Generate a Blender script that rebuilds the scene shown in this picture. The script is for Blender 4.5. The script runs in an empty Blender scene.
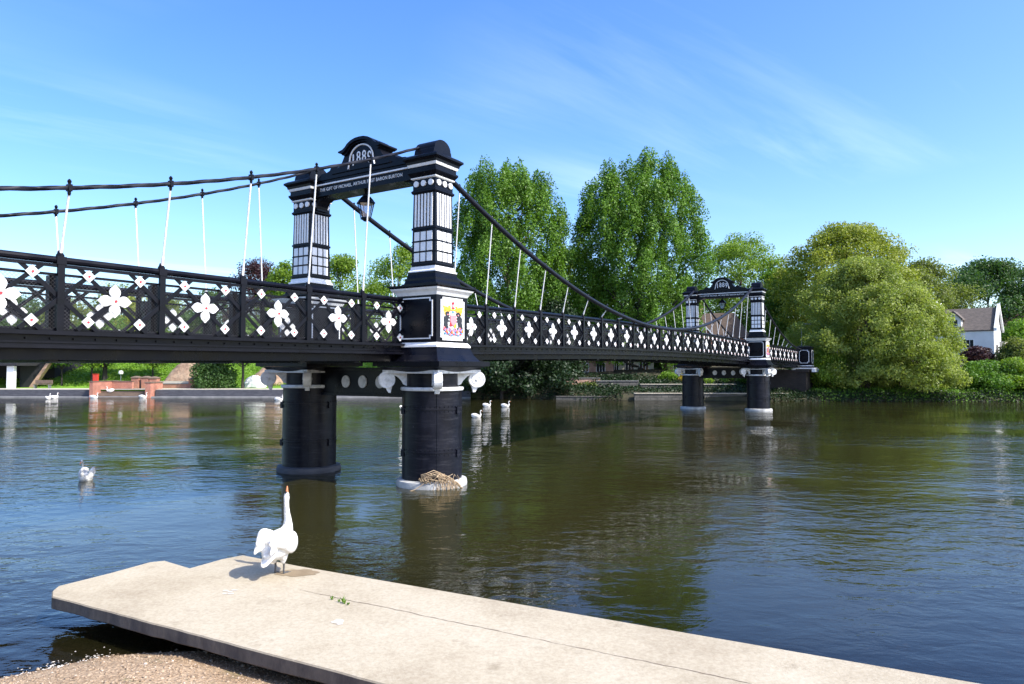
import bpy, bmesh, math, random
import numpy as np
from mathutils import Vector, Matrix
PI = math.pi; R = math.radians
rnd = random.Random(7)
scene = bpy.context.scene
col = scene.collection

# ------------------------------------------------------------------ camera
F = 695.5; PITCH = 0.0361; EYE = 3.0
cam = bpy.data.cameras.new('camera'); cam_o = bpy.data.objects.new('camera', cam)
col.objects.link(cam_o); scene.camera = cam_o
cam_o.location = (0, 0, EYE); cam_o.rotation_euler = (PI/2 + PITCH, 0, 0)
cam.sensor_width = 36; cam.lens = 36*F/1024; cam.clip_start = .05; cam.clip_end = 6000

def at(px, Y, py=None, z=None):
    """world point seen at pixel px (and py) at depth Y"""
    if py is not None:
        z = EYE + Y*math.tan(math.atan((342-py)/F)+PITCH)
    d = Y*math.cos(PITCH)+((z if z is not None else EYE)-EYE)*math.sin(PITCH)
    x = (px-512)/F*d
    return Vector((x, Y, z if z is not None else 0))

# ------------------------------------------------------------------ node helpers
def new_mat(name):
    m = bpy.data.materials.new(name); m.use_nodes = True
    nt = m.node_tree; nt.nodes.clear()
    out = nt.nodes.new('ShaderNodeOutputMaterial')
    return m, nt, out
def N(nt, t, **kw):
    n = nt.nodes.new(t)
    for k, v in kw.items():
        if k.startswith('i_'):
            key = k[2:].replace('_', ' ')
            n.inputs[key].default_value = v
        else: setattr(n, k, v)
    return n
def noise(nt, scale, detail=4, rough=.55, coord='Object', dist=0, sc=None):
    tc = N(nt, 'ShaderNodeTexCoord'); n = N(nt, 'ShaderNodeTexNoise')
    n.inputs['Scale'].default_value = scale; n.inputs['Detail'].default_value = detail
    n.inputs['Roughness'].default_value = rough; n.inputs['Distortion'].default_value = dist
    if sc:
        mp = N(nt, 'ShaderNodeMapping'); mp.inputs['Scale'].default_value = sc
        nt.links.new(tc.outputs[coord], mp.inputs[0]); nt.links.new(mp.outputs[0], n.inputs['Vector'])
    else: nt.links.new(tc.outputs[coord], n.inputs['Vector'])
    return n.outputs['Fac']
def geo_noise(nt, scale, detail=4, rough=.55, sc=None):
    g = N(nt, 'ShaderNodeNewGeometry'); n = N(nt, 'ShaderNodeTexNoise')
    n.inputs['Scale'].default_value = scale; n.inputs['Detail'].default_value = detail; n.inputs['Roughness'].default_value = rough
    if sc:
        mp = N(nt, 'ShaderNodeMapping'); mp.inputs['Scale'].default_value = sc
        nt.links.new(g.outputs['Position'], mp.inputs[0]); nt.links.new(mp.outputs[0], n.inputs['Vector'])
    else: nt.links.new(g.outputs['Position'], n.inputs['Vector'])
    return n.outputs['Fac']
def ramp(nt, fac, stops):
    r = N(nt, 'ShaderNodeValToRGB'); e = r.color_ramp.elements
    while len(e) < len(stops): e.new(.5)
    for el, (p, c) in zip(e, stops):
        el.position = p; el.color = (*c, 1) if len(c) == 3 else c
    nt.links.new(fac, r.inputs[0]); return r.outputs[0]
def bump(nt, h, strength=.3, dist=.01):
    b = N(nt, 'ShaderNodeBump'); b.inputs['Strength'].default_value = strength; b.inputs['Distance'].default_value = dist
    nt.links.new(h, b.inputs['Height']); return b.outputs[0]
def mixc(nt, fac, a, b, mode='MIX'):
    m = N(nt, 'ShaderNodeMix', data_type='RGBA', blend_type=mode)
    for s, v in ((0, fac), (6, a), (7, b)):
        if hasattr(v, 'is_linked') or isinstance(v, bpy.types.NodeSocket): nt.links.new(v, m.inputs[s])
        else: m.inputs[s].default_value = v if s == 0 else (*v, 1)
    return m.outputs[2]
def principled(name, stops, scale=3, rough=.6, bstr=.2, bdist=.01, bscale=None, detail=5, metallic=0, coord='Object', sc=None, spec=None):
    m, nt, out = new_mat(name); p = N(nt, 'ShaderNodeBsdfPrincipled')
    f = noise(nt, scale, detail, coord=coord, sc=sc)
    nt.links.new(ramp(nt, f, stops), p.inputs['Base Color'])
    p.inputs['Roughness'].default_value = rough; p.inputs['Metallic'].default_value = metallic
    if spec is not None: p.inputs['Specular IOR Level'].default_value = spec
    h = noise(nt, bscale or scale*6, 5, coord=coord)
    nt.links.new(bump(nt, h, bstr, bdist), p.inputs['Normal'])
    nt.links.new(p.outputs[0], out.inputs[0]); return m

M = {}
def black_paint(name, base, worn, wear=.62, rough=.38, spec=.16, scuff=0):
    m, nt, out = new_mat(name); p = N(nt, 'ShaderNodeBsdfPrincipled')
    f1 = noise(nt, 1.7, 6, .65); c = ramp(nt, f1, [(.3, base), (.7, tuple(min(1, v*1.7+.004) for v in base))])
    f2 = noise(nt, 14, 6, .7, sc=(1, 1, .35)); w = ramp(nt, f2, [(wear, (0,0,0)), (wear+.07, (1,1,1))])
    c = mixc(nt, w, c, worn)
    # faint drip streaks running down
    f3 = noise(nt, 9, 3, .5, sc=(1, 1, .06)); s = ramp(nt, f3, [(.58, (0,0,0)), (.75, (.45,.45,.45))])
    c = mixc(nt, s, c, (.007, .008, .013))
    if scuff:
        f4 = noise(nt, 5, 6, .75, sc=(.35, .35, 3.2)); sm = ramp(nt, f4, [(.52, (0,0,0)), (.72, (scuff,)*3)]); c = mixc(nt, sm, c, (.045, .046, .055))
        f5 = noise(nt, 6, 6, .7, sc=(1,1,.5)); sm = ramp(nt, f5, [(.68, (0,0,0)), (.74, (.5,)*3)]); c = mixc(nt, sm, c, (.045, .018, .008))
    nt.links.new(c, p.inputs['Base Color'])
    r = ramp(nt, f1, [(.3, (rough-.1,)*3), (.7, (rough+.15,)*3)])
    nt.links.new(r, p.inputs['Roughness']); p.inputs['Specular IOR Level'].default_value = spec
    nt.links.new(bump(nt, noise(nt, 40, 4), .12, .004), p.inputs['Normal'])
    nt.links.new(p.outputs[0], out.inputs[0]); return m
M['black'] = black_paint('black_paint', (.0018, .0020, .0045), (.05, .05, .06), .69, .28)
M['pier'] = black_paint('pier_black_paint', (.0022, .0026, .0065), (.10, .10, .12), .68, .34, .2, .5)
M['cable'] = black_paint('cable_paint', (.008, .009, .014), (.5, .5, .48), .70, .42)
M['white'] = principled('white_gloss_paint', [(.35, (.74,.75,.75)), (.7, (.86,.86,.85))], 6, .35, .08, .004)
M['white_dirty'] = principled('weathered_white_paint', [(.25, (.42,.43,.42)), (.5, (.72,.73,.73)), (.8, (.82,.82,.81))], 7, .5, .2, .006)
M['red'] = principled('red_enamel', [(.3, (.55,.02,.03)), (.7, (.65,.03,.04))], 9, .35, .05)
M['gold'] = principled('yellow_enamel', [(.3, (.75,.42,.02)), (.7, (.85,.55,.04))], 20, .4, .05)
M['blue'] = principled('blue_enamel', [(.3, (.08,.25,.55)), (.7, (.12,.35,.65))], 20, .4, .05)
M['orange'] = principled('orange_enamel', [(.3, (.7,.2,.02)), (.7, (.8,.28,.04))], 20, .4, .05)
M['jet'] = principled('black_enamel', [(.3, (.012,.012,.016)), (.7, (.03,.03,.035))], 20, .4, .05)
M['pink'] = principled('pink_enamel', [(.3, (.65,.2,.25)), (.7, (.75,.3,.3))], 20, .4, .05)
M['rod'] = principled('rod_white_paint', [(.3, (.5,.5,.5)), (.65, (.78,.78,.77))], 30, .4, .1)
M['deckwood'] = principled('deck_surface', [(.3, (.05,.045,.04)), (.7, (.09,.085,.075))], 3, .8, .3)

# wire netting: open diamond mesh
def netting():
    m, nt, out = new_mat('wire_netting'); tc = N(nt, 'ShaderNodeTexCoord'); sp = N(nt, 'ShaderNodeSeparateXYZ')
    nt.links.new(tc.outputs['Object'], sp.inputs[0])
    def band(op):
        a = N(nt, 'ShaderNodeMath', operation=op); nt.links.new(sp.outputs[0], a.inputs[0]); nt.links.new(sp.outputs[2], a.inputs[1])
        b = N(nt, 'ShaderNodeMath', operation='MULTIPLY'); b.inputs[1].default_value = 17; nt.links.new(a.outputs[0], b.inputs[0])
        c = N(nt, 'ShaderNodeMath', operation='FRACT'); nt.links.new(b.outputs[0], c.inputs[0])
        d = N(nt, 'ShaderNodeMath', operation='LESS_THAN'); d.inputs[1].default_value = .075; nt.links.new(c.outputs[0], d.inputs[0]); return d.outputs[0]
    mx = N(nt, 'ShaderNodeMath', operation='MAXIMUM'); nt.links.new(band('ADD'), mx.inputs[0]); nt.links.new(band('SUBTRACT'), mx.inputs[1])
    t = N(nt, 'ShaderNodeBsdfTransparent'); p = N(nt, 'ShaderNodeBsdfPrincipled'); p.inputs['Base Color'].default_value = (.05,.05,.055,1); p.inputs['Roughness'].default_value = .5
    mix = N(nt, 'ShaderNodeMixShader'); nt.links.new(mx.outputs[0], mix.inputs[0]); nt.links.new(t.outputs[0], mix.inputs[1]); nt.links.new(p.outputs[0], mix.inputs[2])
    nt.links.new(mix.outputs[0], out.inputs[0]); return m
M['net'] = netting()

def brick(name, c1, c2, mortar, scale=1.0, bump_s=.4):
    m, nt, out = new_mat(name); p = N(nt, 'ShaderNodeBsdfPrincipled'); tc = N(nt, 'ShaderNodeTexCoord')
    sp = N(nt, 'ShaderNodeSeparateXYZ'); nt.links.new(tc.outputs['Object'], sp.inputs[0])
    ad = N(nt, 'ShaderNodeMath', operation='ADD'); nt.links.new(sp.outputs[0], ad.inputs[0]); nt.links.new(sp.outputs[1], ad.inputs[1])
    cb = N(nt, 'ShaderNodeCombineXYZ'); nt.links.new(ad.outputs[0], cb.inputs[0]); nt.links.new(sp.outputs[2], cb.inputs[1])
    b = N(nt, 'ShaderNodeTexBrick'); nt.links.new(cb.outputs[0], b.inputs['Vector'])
    b.inputs['Scale'].default_value = scale; b.inputs['Color1'].default_value = (*c1,1); b.inputs['Color2'].default_value = (*c2,1); b.inputs['Mortar'].default_value = (*mortar,1)
    b.inputs['Brick Width'].default_value = .225; b.inputs['Row Height'].default_value = .075; b.inputs['Mortar Size'].default_value = .008
    f = noise(nt, 1.3, 5); g = ramp(nt, f, [(.3, (.65,.65,.65)), (.7, (1.15,1.15,1.15))])
    c = mixc(nt, 1.0, b.outputs[0], g, 'MULTIPLY')
    nt.links.new(c, p.inputs['Base Color']); p.inputs['Roughness'].default_value = .85
    nt.links.new(bump(nt, b.outputs['Fac'], -bump_s, .01), p.inputs['Normal'])
    nt.links.new(p.outputs[0], out.inputs[0]); return m
M['redbrick'] = brick('red_brick', (.42,.13,.08), (.5,.17,.1), (.4,.32,.26))
M['pinkbrick'] = brick('pale_brick', (.45,.24,.16), (.55,.3,.2), (.5,.42,.35))
M['darkbrick'] = brick('dark_brick', (.020,.015,.013), (.035,.024,.020), (.03,.028,.026))  # very dark, nearly black brick tones
M['stonewall'] = brick('stone_blocks', (.09,.085,.075), (.14,.13,.115), (.05,.05,.045), .35)
M['cream'] = principled('cream_render', [(.3, (.5,.45,.34)), (.7, (.62,.57,.45))], 1.2, .85, .2)
M['whitewash'] = principled('whitewashed_wall', [(.3, (.72,.72,.7)), (.7, (.82,.82,.8))], 1.2, .8, .25)
M['slate'] = principled('weathered_roof_tiles', [(.3, (.09,.075,.065)), (.7, (.16,.13,.11))], 3, .85, .6, .03, 12, sc=(1,1,3))
M['tile'] = principled('brown_roof_tiles', [(.3, (.06,.042,.03)), (.7, (.115,.08,.055))], 3, .85, .6, .03, 12, sc=(1,1,3))
M['glass'] = principled('window_glass', [(.3, (.02,.025,.03)), (.7, (.03,.035,.04))], 3, .08, .02)
M['embank'] = principled('dark_embankment_stone', [(.3, (.045,.045,.055)), (.7, (.085,.085,.095))], 2.2, .75, .5, .03, 5, sc=(1,1,4))
M['ledge'] = principled('pale_ledge_stone', [(.3, (.16,.16,.16)), (.7, (.28,.27,.26))], 1.5, .8, .3)
M['basering'] = principled('pier_foot_concrete', [(.3, (.26,.26,.26)), (.5, (.42,.42,.41)), (.7, (.55,.55,.53))], 4, .8, .3)
M['path'] = principled('pale_path', [(.3, (.42,.37,.29)), (.7, (.52,.47,.38))], 1, .9, .2)
M['steps'] = principled('brown_steps', [(.3, (.12,.085,.06)), (.7, (.2,.14,.1))], 2, .85, .3)
M['earth'] = principled('bare_earth', [(.25, (.13,.08,.05)), (.5, (.3,.2,.13)), (.75, (.42,.3,.2))], 1.3, .95, .8, .1, 4)
M['conc'] = principled('grey_concrete', [(.3, (.3,.3,.29)), (.7, (.42,.41,.4))], 1.2, .85, .3)
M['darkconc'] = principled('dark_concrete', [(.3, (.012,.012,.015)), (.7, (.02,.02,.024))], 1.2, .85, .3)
M['whiteconc'] = principled('white_concrete', [(.3, (.7,.7,.68)), (.7, (.8,.8,.78))], 1.2, .7, .2)
M['metal'] = principled('grey_metal', [(.3, (.2,.21,.22)), (.7, (.32,.33,.34))], 8, .45, .1, metallic=.6)
M['bark'] = principled('bark', [(.3, (.05,.04,.03)), (.7, (.12,.095,.07))], 4, .9, .8, .05, 14, sc=(1,1,.3))
M['darkbark'] = principled('dark_bark', [(.3, (.02,.017,.014)), (.7, (.05,.042,.034))], 4, .9, .8, .05, 14, sc=(1,1,.3))
M['driftwood'] = principled('dry_reeds', [(.3, (.28,.19,.11)), (.7, (.5,.38,.24))], 20, .9, .5)
M['ironsheet'] = principled('red_painted_box', [(.3, (.5,.03,.02)), (.7, (.6,.05,.03))], 8, .45, .1)
M['bill'] = principled('orange_bill', [(.3, (.6,.19,.08)), (.7, (.72,.27,.12))], 30, .45, .1)
M['skin'] = principled('dark_grey_skin', [(.3, (.05,.05,.05)), (.7, (.1,.1,.1))], 40, .6, .4)
def plumage():
    m, nt, out = new_mat('white_plumage'); p = N(nt, 'ShaderNodeBsdfPrincipled')
    f = noise(nt, 9, 5, .6, sc=(1, 3, 3)); c = ramp(nt, f, [(.3, (.56,.53,.47)), (.55, (.70,.69,.66)), (.8, (.76,.76,.75))])
    nt.links.new(c, p.inputs['Base Color']); p.inputs['Roughness'].default_value = .8
    tc = N(nt, 'ShaderNodeTexCoord'); mp = N(nt, 'ShaderNodeMapping'); mp.inputs['Scale'].default_value = (12, 30, 30); nt.links.new(tc.outputs['Object'], mp.inputs[0])
    v = N(nt, 'ShaderNodeTexVoronoi'); v.inputs['Scale'].default_value = 1; nt.links.new(mp.outputs[0], v.inputs['Vector'])
    nt.links.new(bump(nt, v.outputs['Distance'], .5, .012), p.inputs['Normal'])
    nt.links.new(p.outputs[0], out.inputs[0]); return m
M['plume'] = plumage()

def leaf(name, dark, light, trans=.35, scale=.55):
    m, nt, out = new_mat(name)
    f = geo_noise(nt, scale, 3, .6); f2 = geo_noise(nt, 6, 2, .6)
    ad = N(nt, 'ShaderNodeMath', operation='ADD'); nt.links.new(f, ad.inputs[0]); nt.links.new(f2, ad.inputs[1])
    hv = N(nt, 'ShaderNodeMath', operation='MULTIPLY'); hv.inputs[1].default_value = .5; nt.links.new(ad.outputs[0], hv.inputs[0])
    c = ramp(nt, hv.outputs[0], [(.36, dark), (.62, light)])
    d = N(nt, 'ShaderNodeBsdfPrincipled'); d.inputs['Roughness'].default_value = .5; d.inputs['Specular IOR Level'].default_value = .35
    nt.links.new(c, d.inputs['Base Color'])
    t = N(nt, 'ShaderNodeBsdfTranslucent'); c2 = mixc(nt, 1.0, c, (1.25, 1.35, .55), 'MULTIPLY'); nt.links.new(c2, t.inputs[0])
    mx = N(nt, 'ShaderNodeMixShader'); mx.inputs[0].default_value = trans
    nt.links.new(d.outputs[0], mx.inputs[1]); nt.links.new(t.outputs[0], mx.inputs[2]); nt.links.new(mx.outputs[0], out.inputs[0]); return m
L = {
 'poplar': leaf('poplar_leaves', (.05,.12,.012), (.16,.30,.032), .33),
 'light': leaf('spring_leaves', (.10,.18,.018), (.24,.35,.035), .42),
 'yellow': leaf('yellow_green_leaves', (.14,.19,.02), (.32,.35,.045), .38),
 'willow': leaf('willow_leaves', (.14,.195,.035), (.33,.38,.08), .40, .4),
 'olive': leaf('olive_leaves', (.10,.14,.028), (.22,.26,.06), .4),
 'dark': leaf('dark_leaves', (.03,.08,.018), (.085,.16,.035)),
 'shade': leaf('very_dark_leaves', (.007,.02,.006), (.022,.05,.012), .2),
 'purple': leaf('copper_leaves', (.03,.012,.018), (.075,.03,.035)),
 'bright': leaf('bright_green_leaves', (.1,.2,.015), (.2,.34,.03)),
 'flower': leaf('yellow_flowers', (.4,.28,.02), (.6,.45,.05), .2, 2),
}

# ------------------------------------------------------------------ mesh builder
class MB:
    def __init__(s): s.v = []; s.f = []; s.mi = []; s.cur = 0
    def mat(s, i): s.cur = i; return s
    def add(s, vs, fs):
        o = len(s.v); s.v += [tuple(p) for p in vs]; s.f += [tuple(i+o for i in f) for f in fs]; s.mi += [s.cur]*len(fs); return s
    def box(s, x0, x1, y0, y1, z0, z1):
        return s.add([(x0,y0,z0),(x1,y0,z0),(x1,y1,z0),(x0,y1,z0),(x0,y0,z1),(x1,y0,z1),(x1,y1,z1),(x0,y1,z1)],
                     [(3,2,1,0),(4,5,6,7),(0,1,5,4),(1,2,6,5),(2,3,7,6),(3,0,4,7)])
    def sq(s, cx, cy, prof):       # stack of square sections [(half, z)] bottom to top
        vs = []
        for h, z in prof: vs += [(cx-h,cy-h,z),(cx+h,cy-h,z),(cx+h,cy+h,z),(cx-h,cy+h,z)]
        fs = [(3,2,1,0)]; n = len(prof)
        for i in range(n-1):
            a = i*4
            for k in range(4): fs.append((a+k, a+(k+1)%4, a+4+(k+1)%4, a+4+k))
        a = (n-1)*4; fs.append((a,a+1,a+2,a+3)); return s.add(vs, fs)
    def lathe(s, cx, cy, prof, n=32):
        vs = []
        for r, z in prof:
            for k in range(n): vs.append((cx+r*math.cos(2*PI*k/n), cy+r*math.sin(2*PI*k/n), z))
        fs = [tuple(range(n))[::-1]]
        for i in range(len(prof)-1):
            for k in range(n): fs.append((i*n+k, i*n+(k+1)%n, (i+1)*n+(k+1)%n, (i+1)*n+k))
        fs.append(tuple((len(prof)-1)*n+k for k in range(n))); return s.add(vs, fs)
    def bar(s, p0, p1, w, t, side=Vector((0,1,0))):     # w across in the plane, t along side
        p0, p1 = Vector(p0), Vector(p1); d = (p1-p0).normalized(); sd = side.normalized()
        u = d.cross(sd).normalized()*w/2; q = sd*t/2
        vs = [p0-u-q,p0+u-q,p0+u+q,p0-u+q,p1-u-q,p1+u-q,p1+u+q,p1-u+q]
        return s.add(vs, [(3,2,1,0),(4,5,6,7),(0,1,5,4),(1,2,6,5),(2,3,7,6),(3,0,4,7)])
    def tube(s, pts, r, n=8, twist=0, lobes=0):
        pts = [Vector(p) for p in pts]; vs = []; m = len(pts)
        rr = r if isinstance(r, (list, tuple)) else [r]*m
        ref = Vector((0,0,1))
        d0 = (pts[1]-pts[0]).normalized()
        if abs(d0.z) > .9: ref = Vector((1,0,0))
        for i, p in enumerate(pts):
            d = (pts[min(i+1,m-1)]-pts[max(i-1,0)]).normalized()
            u = d.cross(ref).normalized(); w = u.cross(d).normalized()
            for k in range(n):
                a = 2*PI*k/n; q = rr[i]*(1+(.16*math.cos(lobes*a+twist*i) if lobes else 0))
                vs.append(p+u*q*math.cos(a)+w*q*math.sin(a))
        fs = [tuple(range(n))]
        for i in range(m-1):
            for k in range(n): fs.append((i*n+k, (i+1)*n+k, (i+1)*n+(k+1)%n, i*n+(k+1)%n))
        fs.append(tuple((m-1)*n+k for k in range(n))[::-1]); return s.add(vs, fs)
    def prism(s, poly, fn, t0, t1):    # poly: 2D outline, fn(a,b,t)->3D
        n = len(poly); vs = [fn(a,b,t0) for a,b in poly]+[fn(a,b,t1) for a,b in poly]
        fs = [tuple(range(n))[::-1], tuple(range(n,2*n))]+[(i,(i+1)%n,n+(i+1)%n,n+i) for i in range(n)]
        return s.add(vs, fs)
    def build(s, name, mats, parent=None, smooth=False, bevel=0):
        me = bpy.data.meshes.new(name); me.from_pydata(s.v, [], s.f)
        if not isinstance(mats, (list, tuple)): mats = [mats]
        for m in mats: me.materials.append(m)
        me.polygons.foreach_set('material_index', s.mi)
        bm = bmesh.new(); bm.from_mesh(me); bmesh.ops.recalc_face_normals(bm, faces=bm.faces)
        if bevel:
            es = [e for e in bm.edges if len(e.link_faces) == 2 and e.calc_face_angle(0) > .5]
            bmesh.ops.bevel(bm, geom=es, offset=bevel, segments=1, affect='EDGES', clamp_overlap=True)
        bm.to_mesh(me); bm.free()
        o = bpy.data.objects.new(name, me); col.objects.link(o)
        if smooth:
            me.polygons.foreach_set('use_smooth', [True]*len(me.polygons))
            try: me.set_sharp_from_angle(angle=R(35))
            except Exception: pass
        if parent: o.parent = parent
        return o
def tag(o, label=None, cat=None, group=None, kind=None):
    if label: o['label'] = label
    if cat: o['category'] = cat
    if group: o['group'] = group
    if kind: o['kind'] = kind
    return o
def empty(name, loc=(0,0,0), rz=0):
    o = bpy.data.objects.new(name, None); col.objects.link(o); o.location = loc; o.rotation_euler = (0,0,rz); o.empty_display_size = .3; return o
def dup(o, parent=None, **kw):
    c = o.copy(); col.objects.link(c)
    if parent: c.parent = parent
    for k, v in kw.items(): setattr(c, k, v)
    return c
def copy_tree(o, parent=None):
    c = dup(o, parent)
    for ch in list(o.children): copy_tree(ch, c)
    return c
def text_mesh(name, body, size, mat, parent, extrude=.006, spacing=1.0, shear=0, xs=1):
    cu = bpy.data.curves.new(name, 'FONT'); cu.body = body; cu.size = size; cu.extrude = extrude; cu.align_x = 'CENTER'; cu.align_y = 'CENTER'; cu.space_character = spacing
    to = bpy.data.objects.new('tmp', cu); col.objects.link(to)
    dg = bpy.context.evaluated_depsgraph_get(); me = bpy.data.meshes.new_from_object(to.evaluated_get(dg))
    bpy.data.objects.remove(to); me.materials.clear(); me.materials.append(mat)
    o = bpy.data.objects.new(name, me); col.objects.link(o); o.parent = parent; o.scale = (xs, 1, 1); return o

# ================================================================== BRIDGE
TH = 1.00600525; A = Vector((-2.06, 17.98, 0)); SP = 35.56; W = 4.578; RW = .48
Dv = Vector((math.cos(TH), math.sin(TH), 0)); Nv = Vector((-math.sin(TH), math.cos(TH), 0))
S0, S1 = -18.2, 53.75
def wd(s, w, z=0): return A + Dv*s + Nv*w + Vector((0,0,z))
bridge = empty('suspension_bridge', A, TH)
tag(bridge, 'black and white iron suspension footbridge with latticed parapets crossing the river', 'bridge')
def Rz(s):         # height of the top rail
    m = 17.78
    if 0 <= s <= SP: return 4.77+.2*(1-((s-m)/m)**2)
    u = -s if s < 0 else s-SP
    return 4.77-.004*u if s < 0 else 4.77-.010*u
def Cz(s):         # height of the cable
    if 0 <= s <= SP: return 4.84+.0119*(s-17.78)**2
    u = -s if s < 0 else s-SP
    return 4.60+(8.82-4.60)*max(0, (1-u/18.6))**2
SIDES = (0, 1)
def ww(side, w): return w if side == 0 else W-w

near_posts = [-2.05-1.66*k for k in range(10)]
main_posts = [1.48+1.63*k for k in range(21)]
far_posts = [SP+2.05+1.66*k for k in range(10)]
posts = near_posts+main_posts+far_posts
bays = []
for k in range(9): bays.append(((near_posts[k]+near_posts[k+1])/2, 1.66))
bays.append((-1.2, 1.5)); bays.append((.70, 1.5))
for k in range(20): bays.append(((main_posts[k]+main_posts[k+1])/2, 1.63))
bays.append((SP-.70, 1.5)); bays.append((SP+1.2, 1.5))
for k in range(9): bays.append(((far_posts[k]+far_posts[k+1])/2, 1.66))

def strip_beam(mb, w0, w1, zf0, zf1, s0=S0, s1=S1, step=1.2):
    n = int((s1-s0)/step); ss = [s0+(s1-s0)*i/n for i in range(n+1)]; vs = []
    for s in ss:
        a, b = zf0(s), zf1(s); vs += [(s,w0,a),(s,w1,a),(s,w1,b),(s,w0,b)]
    fs = [(0,1,2,3)]
    for i in range(n):
        for k in range(4): fs.append((i*4+k, i*4+(k+1)%4, i*4+4+(k+1)%4, i*4+4+k))
    fs.append(tuple(n*4+k for k in range(4))); mb.add(vs, fs)
# deck and edge girders
mb = MB(); strip_beam(mb, .62, W-.62, lambda s: Rz(s)-1.22, lambda s: Rz(s)-1.12); mb.build('deck', M['deckwood'], bridge)
for sd in SIDES:
    mb = MB()
    def g(w0, w1, a, b):
        x, y = sorted((ww(sd, w0), ww(sd, w1))); strip_beam(mb, x, y, lambda s: Rz(s)+a, lambda s: Rz(s)+b)
    g(.33, .60, -1.235, -1.175)      # top flange
    g(.445, .47, -1.40, -1.237)     # web
    g(.31, .60, -1.445, -1.402)      # bottom flange
    g(.56, .68, -1.62, -1.447)       # inner bearer
    g(.425, .445, -1.36, -1.32)      # stiffening strip
    mb.build('edge_girder', M['black'], bridge)
    mb = MB()
    for s in np.arange(S0+.2, S1, .34):
        w = ww(sd, .436); mb.add([(s+.018*math.cos(a), w+(.012 if sd else -.012)*0+(.02 if sd else -.02)*k, Rz(s)-1.29+.018*math.sin(a)) for k in (0,1) for a in [i*PI/3 for i in range(6)]], [tuple(range(6)), tuple(range(6,12))]+[(i,(i+1)%6,6+(i+1)%6,6+i) for i in range(6)])
    tag(mb.build('rivet', M['black'], bridge), kind='stuff')
# cross beams
xb = MB().box(-.07, .07, .62, W-.62, -.42, 0).box(-.1, .1, .45, 1.5, -.10, .0).box(-.12,.12,.62,W-.62,-.44,-.421)
xbo = None
for s in posts:
    o = xb.build('cross_beam', M['black'], bridge) if xbo is None else dup(xbo)
    xbo = xbo or o; o.location = (s, 0, Rz(s)-1.225-.0)
# handrails
for sd in SIDES:
    for (s0, s1) in ((S0, -.62), (.62, SP-.62), (SP+.62, S1)):
        mb = MB(); n = int((s1-s0)/.8); ss = [s0+(s1-s0)*i/n for i in range(n+1)]
        mb.tube([(s, ww(sd, RW), Rz(s)-.055) for s in ss], .058, 10)
        a, b = sorted((ww(sd, RW-.045), ww(sd, RW+.045)))
        strip_beam(mb, a, b, lambda s: Rz(s)-.165, lambda s: Rz(s)-.12, s0, s1)
        a, b = sorted((ww(sd, RW+.02), ww(sd, RW+.05)))
        strip_beam(mb, a, b, lambda s: Rz(s)-.30, lambda s: Rz(s)-.26, s0, s1)
        strip_beam(mb, a, b, lambda s: Rz(s)-1.175, lambda s: Rz(s)-1.12, s0, s1)
        mb.build('handrail', M['black'], bridge, smooth=True)
# posts
def post_mesh(sd):
    o = 1 if sd == 0 else -1
    mb = MB(); f = lambda w0, w1: sorted((o*w0, o*w1))
    a, b = f(-.062, -.04); mb.box(-.052, .052, a, b, -1.172, -.12)
    a, b = f(-.038, .03); mb.box(-.03, .03, a, b, -1.172, -.12)
    a, b = f(.20, .32); mb.box(-.055, .055, a, b, -1.11, -.28)         # inner stanchion
    a, b = f(.04, .20); mb.box(-.014, .014, a, b, -1.11, -.30)
    mb.lathe(0, 0, [(.06, -.03), (.06, .03), (.045, .05), (.03, .10)], 10)
    a, b = f(-.07, .07); mb.box(-.07, .07, a, b, -.125, -.0)
    return mb
pm = {}
for sd in SIDES:
    for s in posts:
        if sd not in pm: o = pm[sd] = post_mesh(sd).build('post', M['black'], bridge)
        else: o = dup(pm[sd])
        o.location = (s, ww(sd, RW), Rz(s))
# lattice bays
def petal_outline():
    pts = []
    for q in range(4):
        a = q*PI/2
        for r, h in ((.072,-.058),(.12,-.088),(.165,-.092),(.21,-.072),(.245,-.034),(.28,0),(.245,.034),(.21,.072),(.165,.092),(.12,.088),(.075,.058)):
            pts.append((r*math.cos(a)-h*math.sin(a), r*math.sin(a)+h*math.cos(a)))
    return pts
def disc(mb, r, y0, y1, n=14):
    mb.prism([(r*math.cos(2*PI*k/n), r*math.sin(2*PI*k/n)) for k in range(n)], lambda a,b,t: (a,t,b), y0, y1)
def quatrefoil(sd):
    o = -1 if sd == 0 else 1
    mb = MB(); mb.prism(petal_outline(), lambda a,b,t: (a,t*o,b), .045, .066)
    mb.prism([(x*.8,y*.8) for x,y in petal_outline()], lambda a,b,t: (a,t*o,b), .067, .082)
    disc(mb, .088, .045*o, .09*o, 16)
    mb.mat(1); disc(mb, .023, .088*o, .108*o, 10); return mb
def rosette(sd):
    o = -1 if sd == 0 else 1
    mb = MB(); r = .098; k = .046
    mb.prism([(r,0),(k,k*1.15),(0,r),(-k,k*1.15),(-r,0),(-k,-k*1.15),(0,-r),(k,-k*1.15)], lambda a,b,t: (a,t*o,b), .045, .07)
    mb.mat(1); disc(mb, .019, .068*o, .088*o, 8); return mb
protoq = {}; protor = {}; protol = {}; nets = {}
allb = sorted([(wd(c, ww(sd, RW)).length, c, wid, sd) for c, wid in bays for sd in SIDES])
rest = MB()
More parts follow.
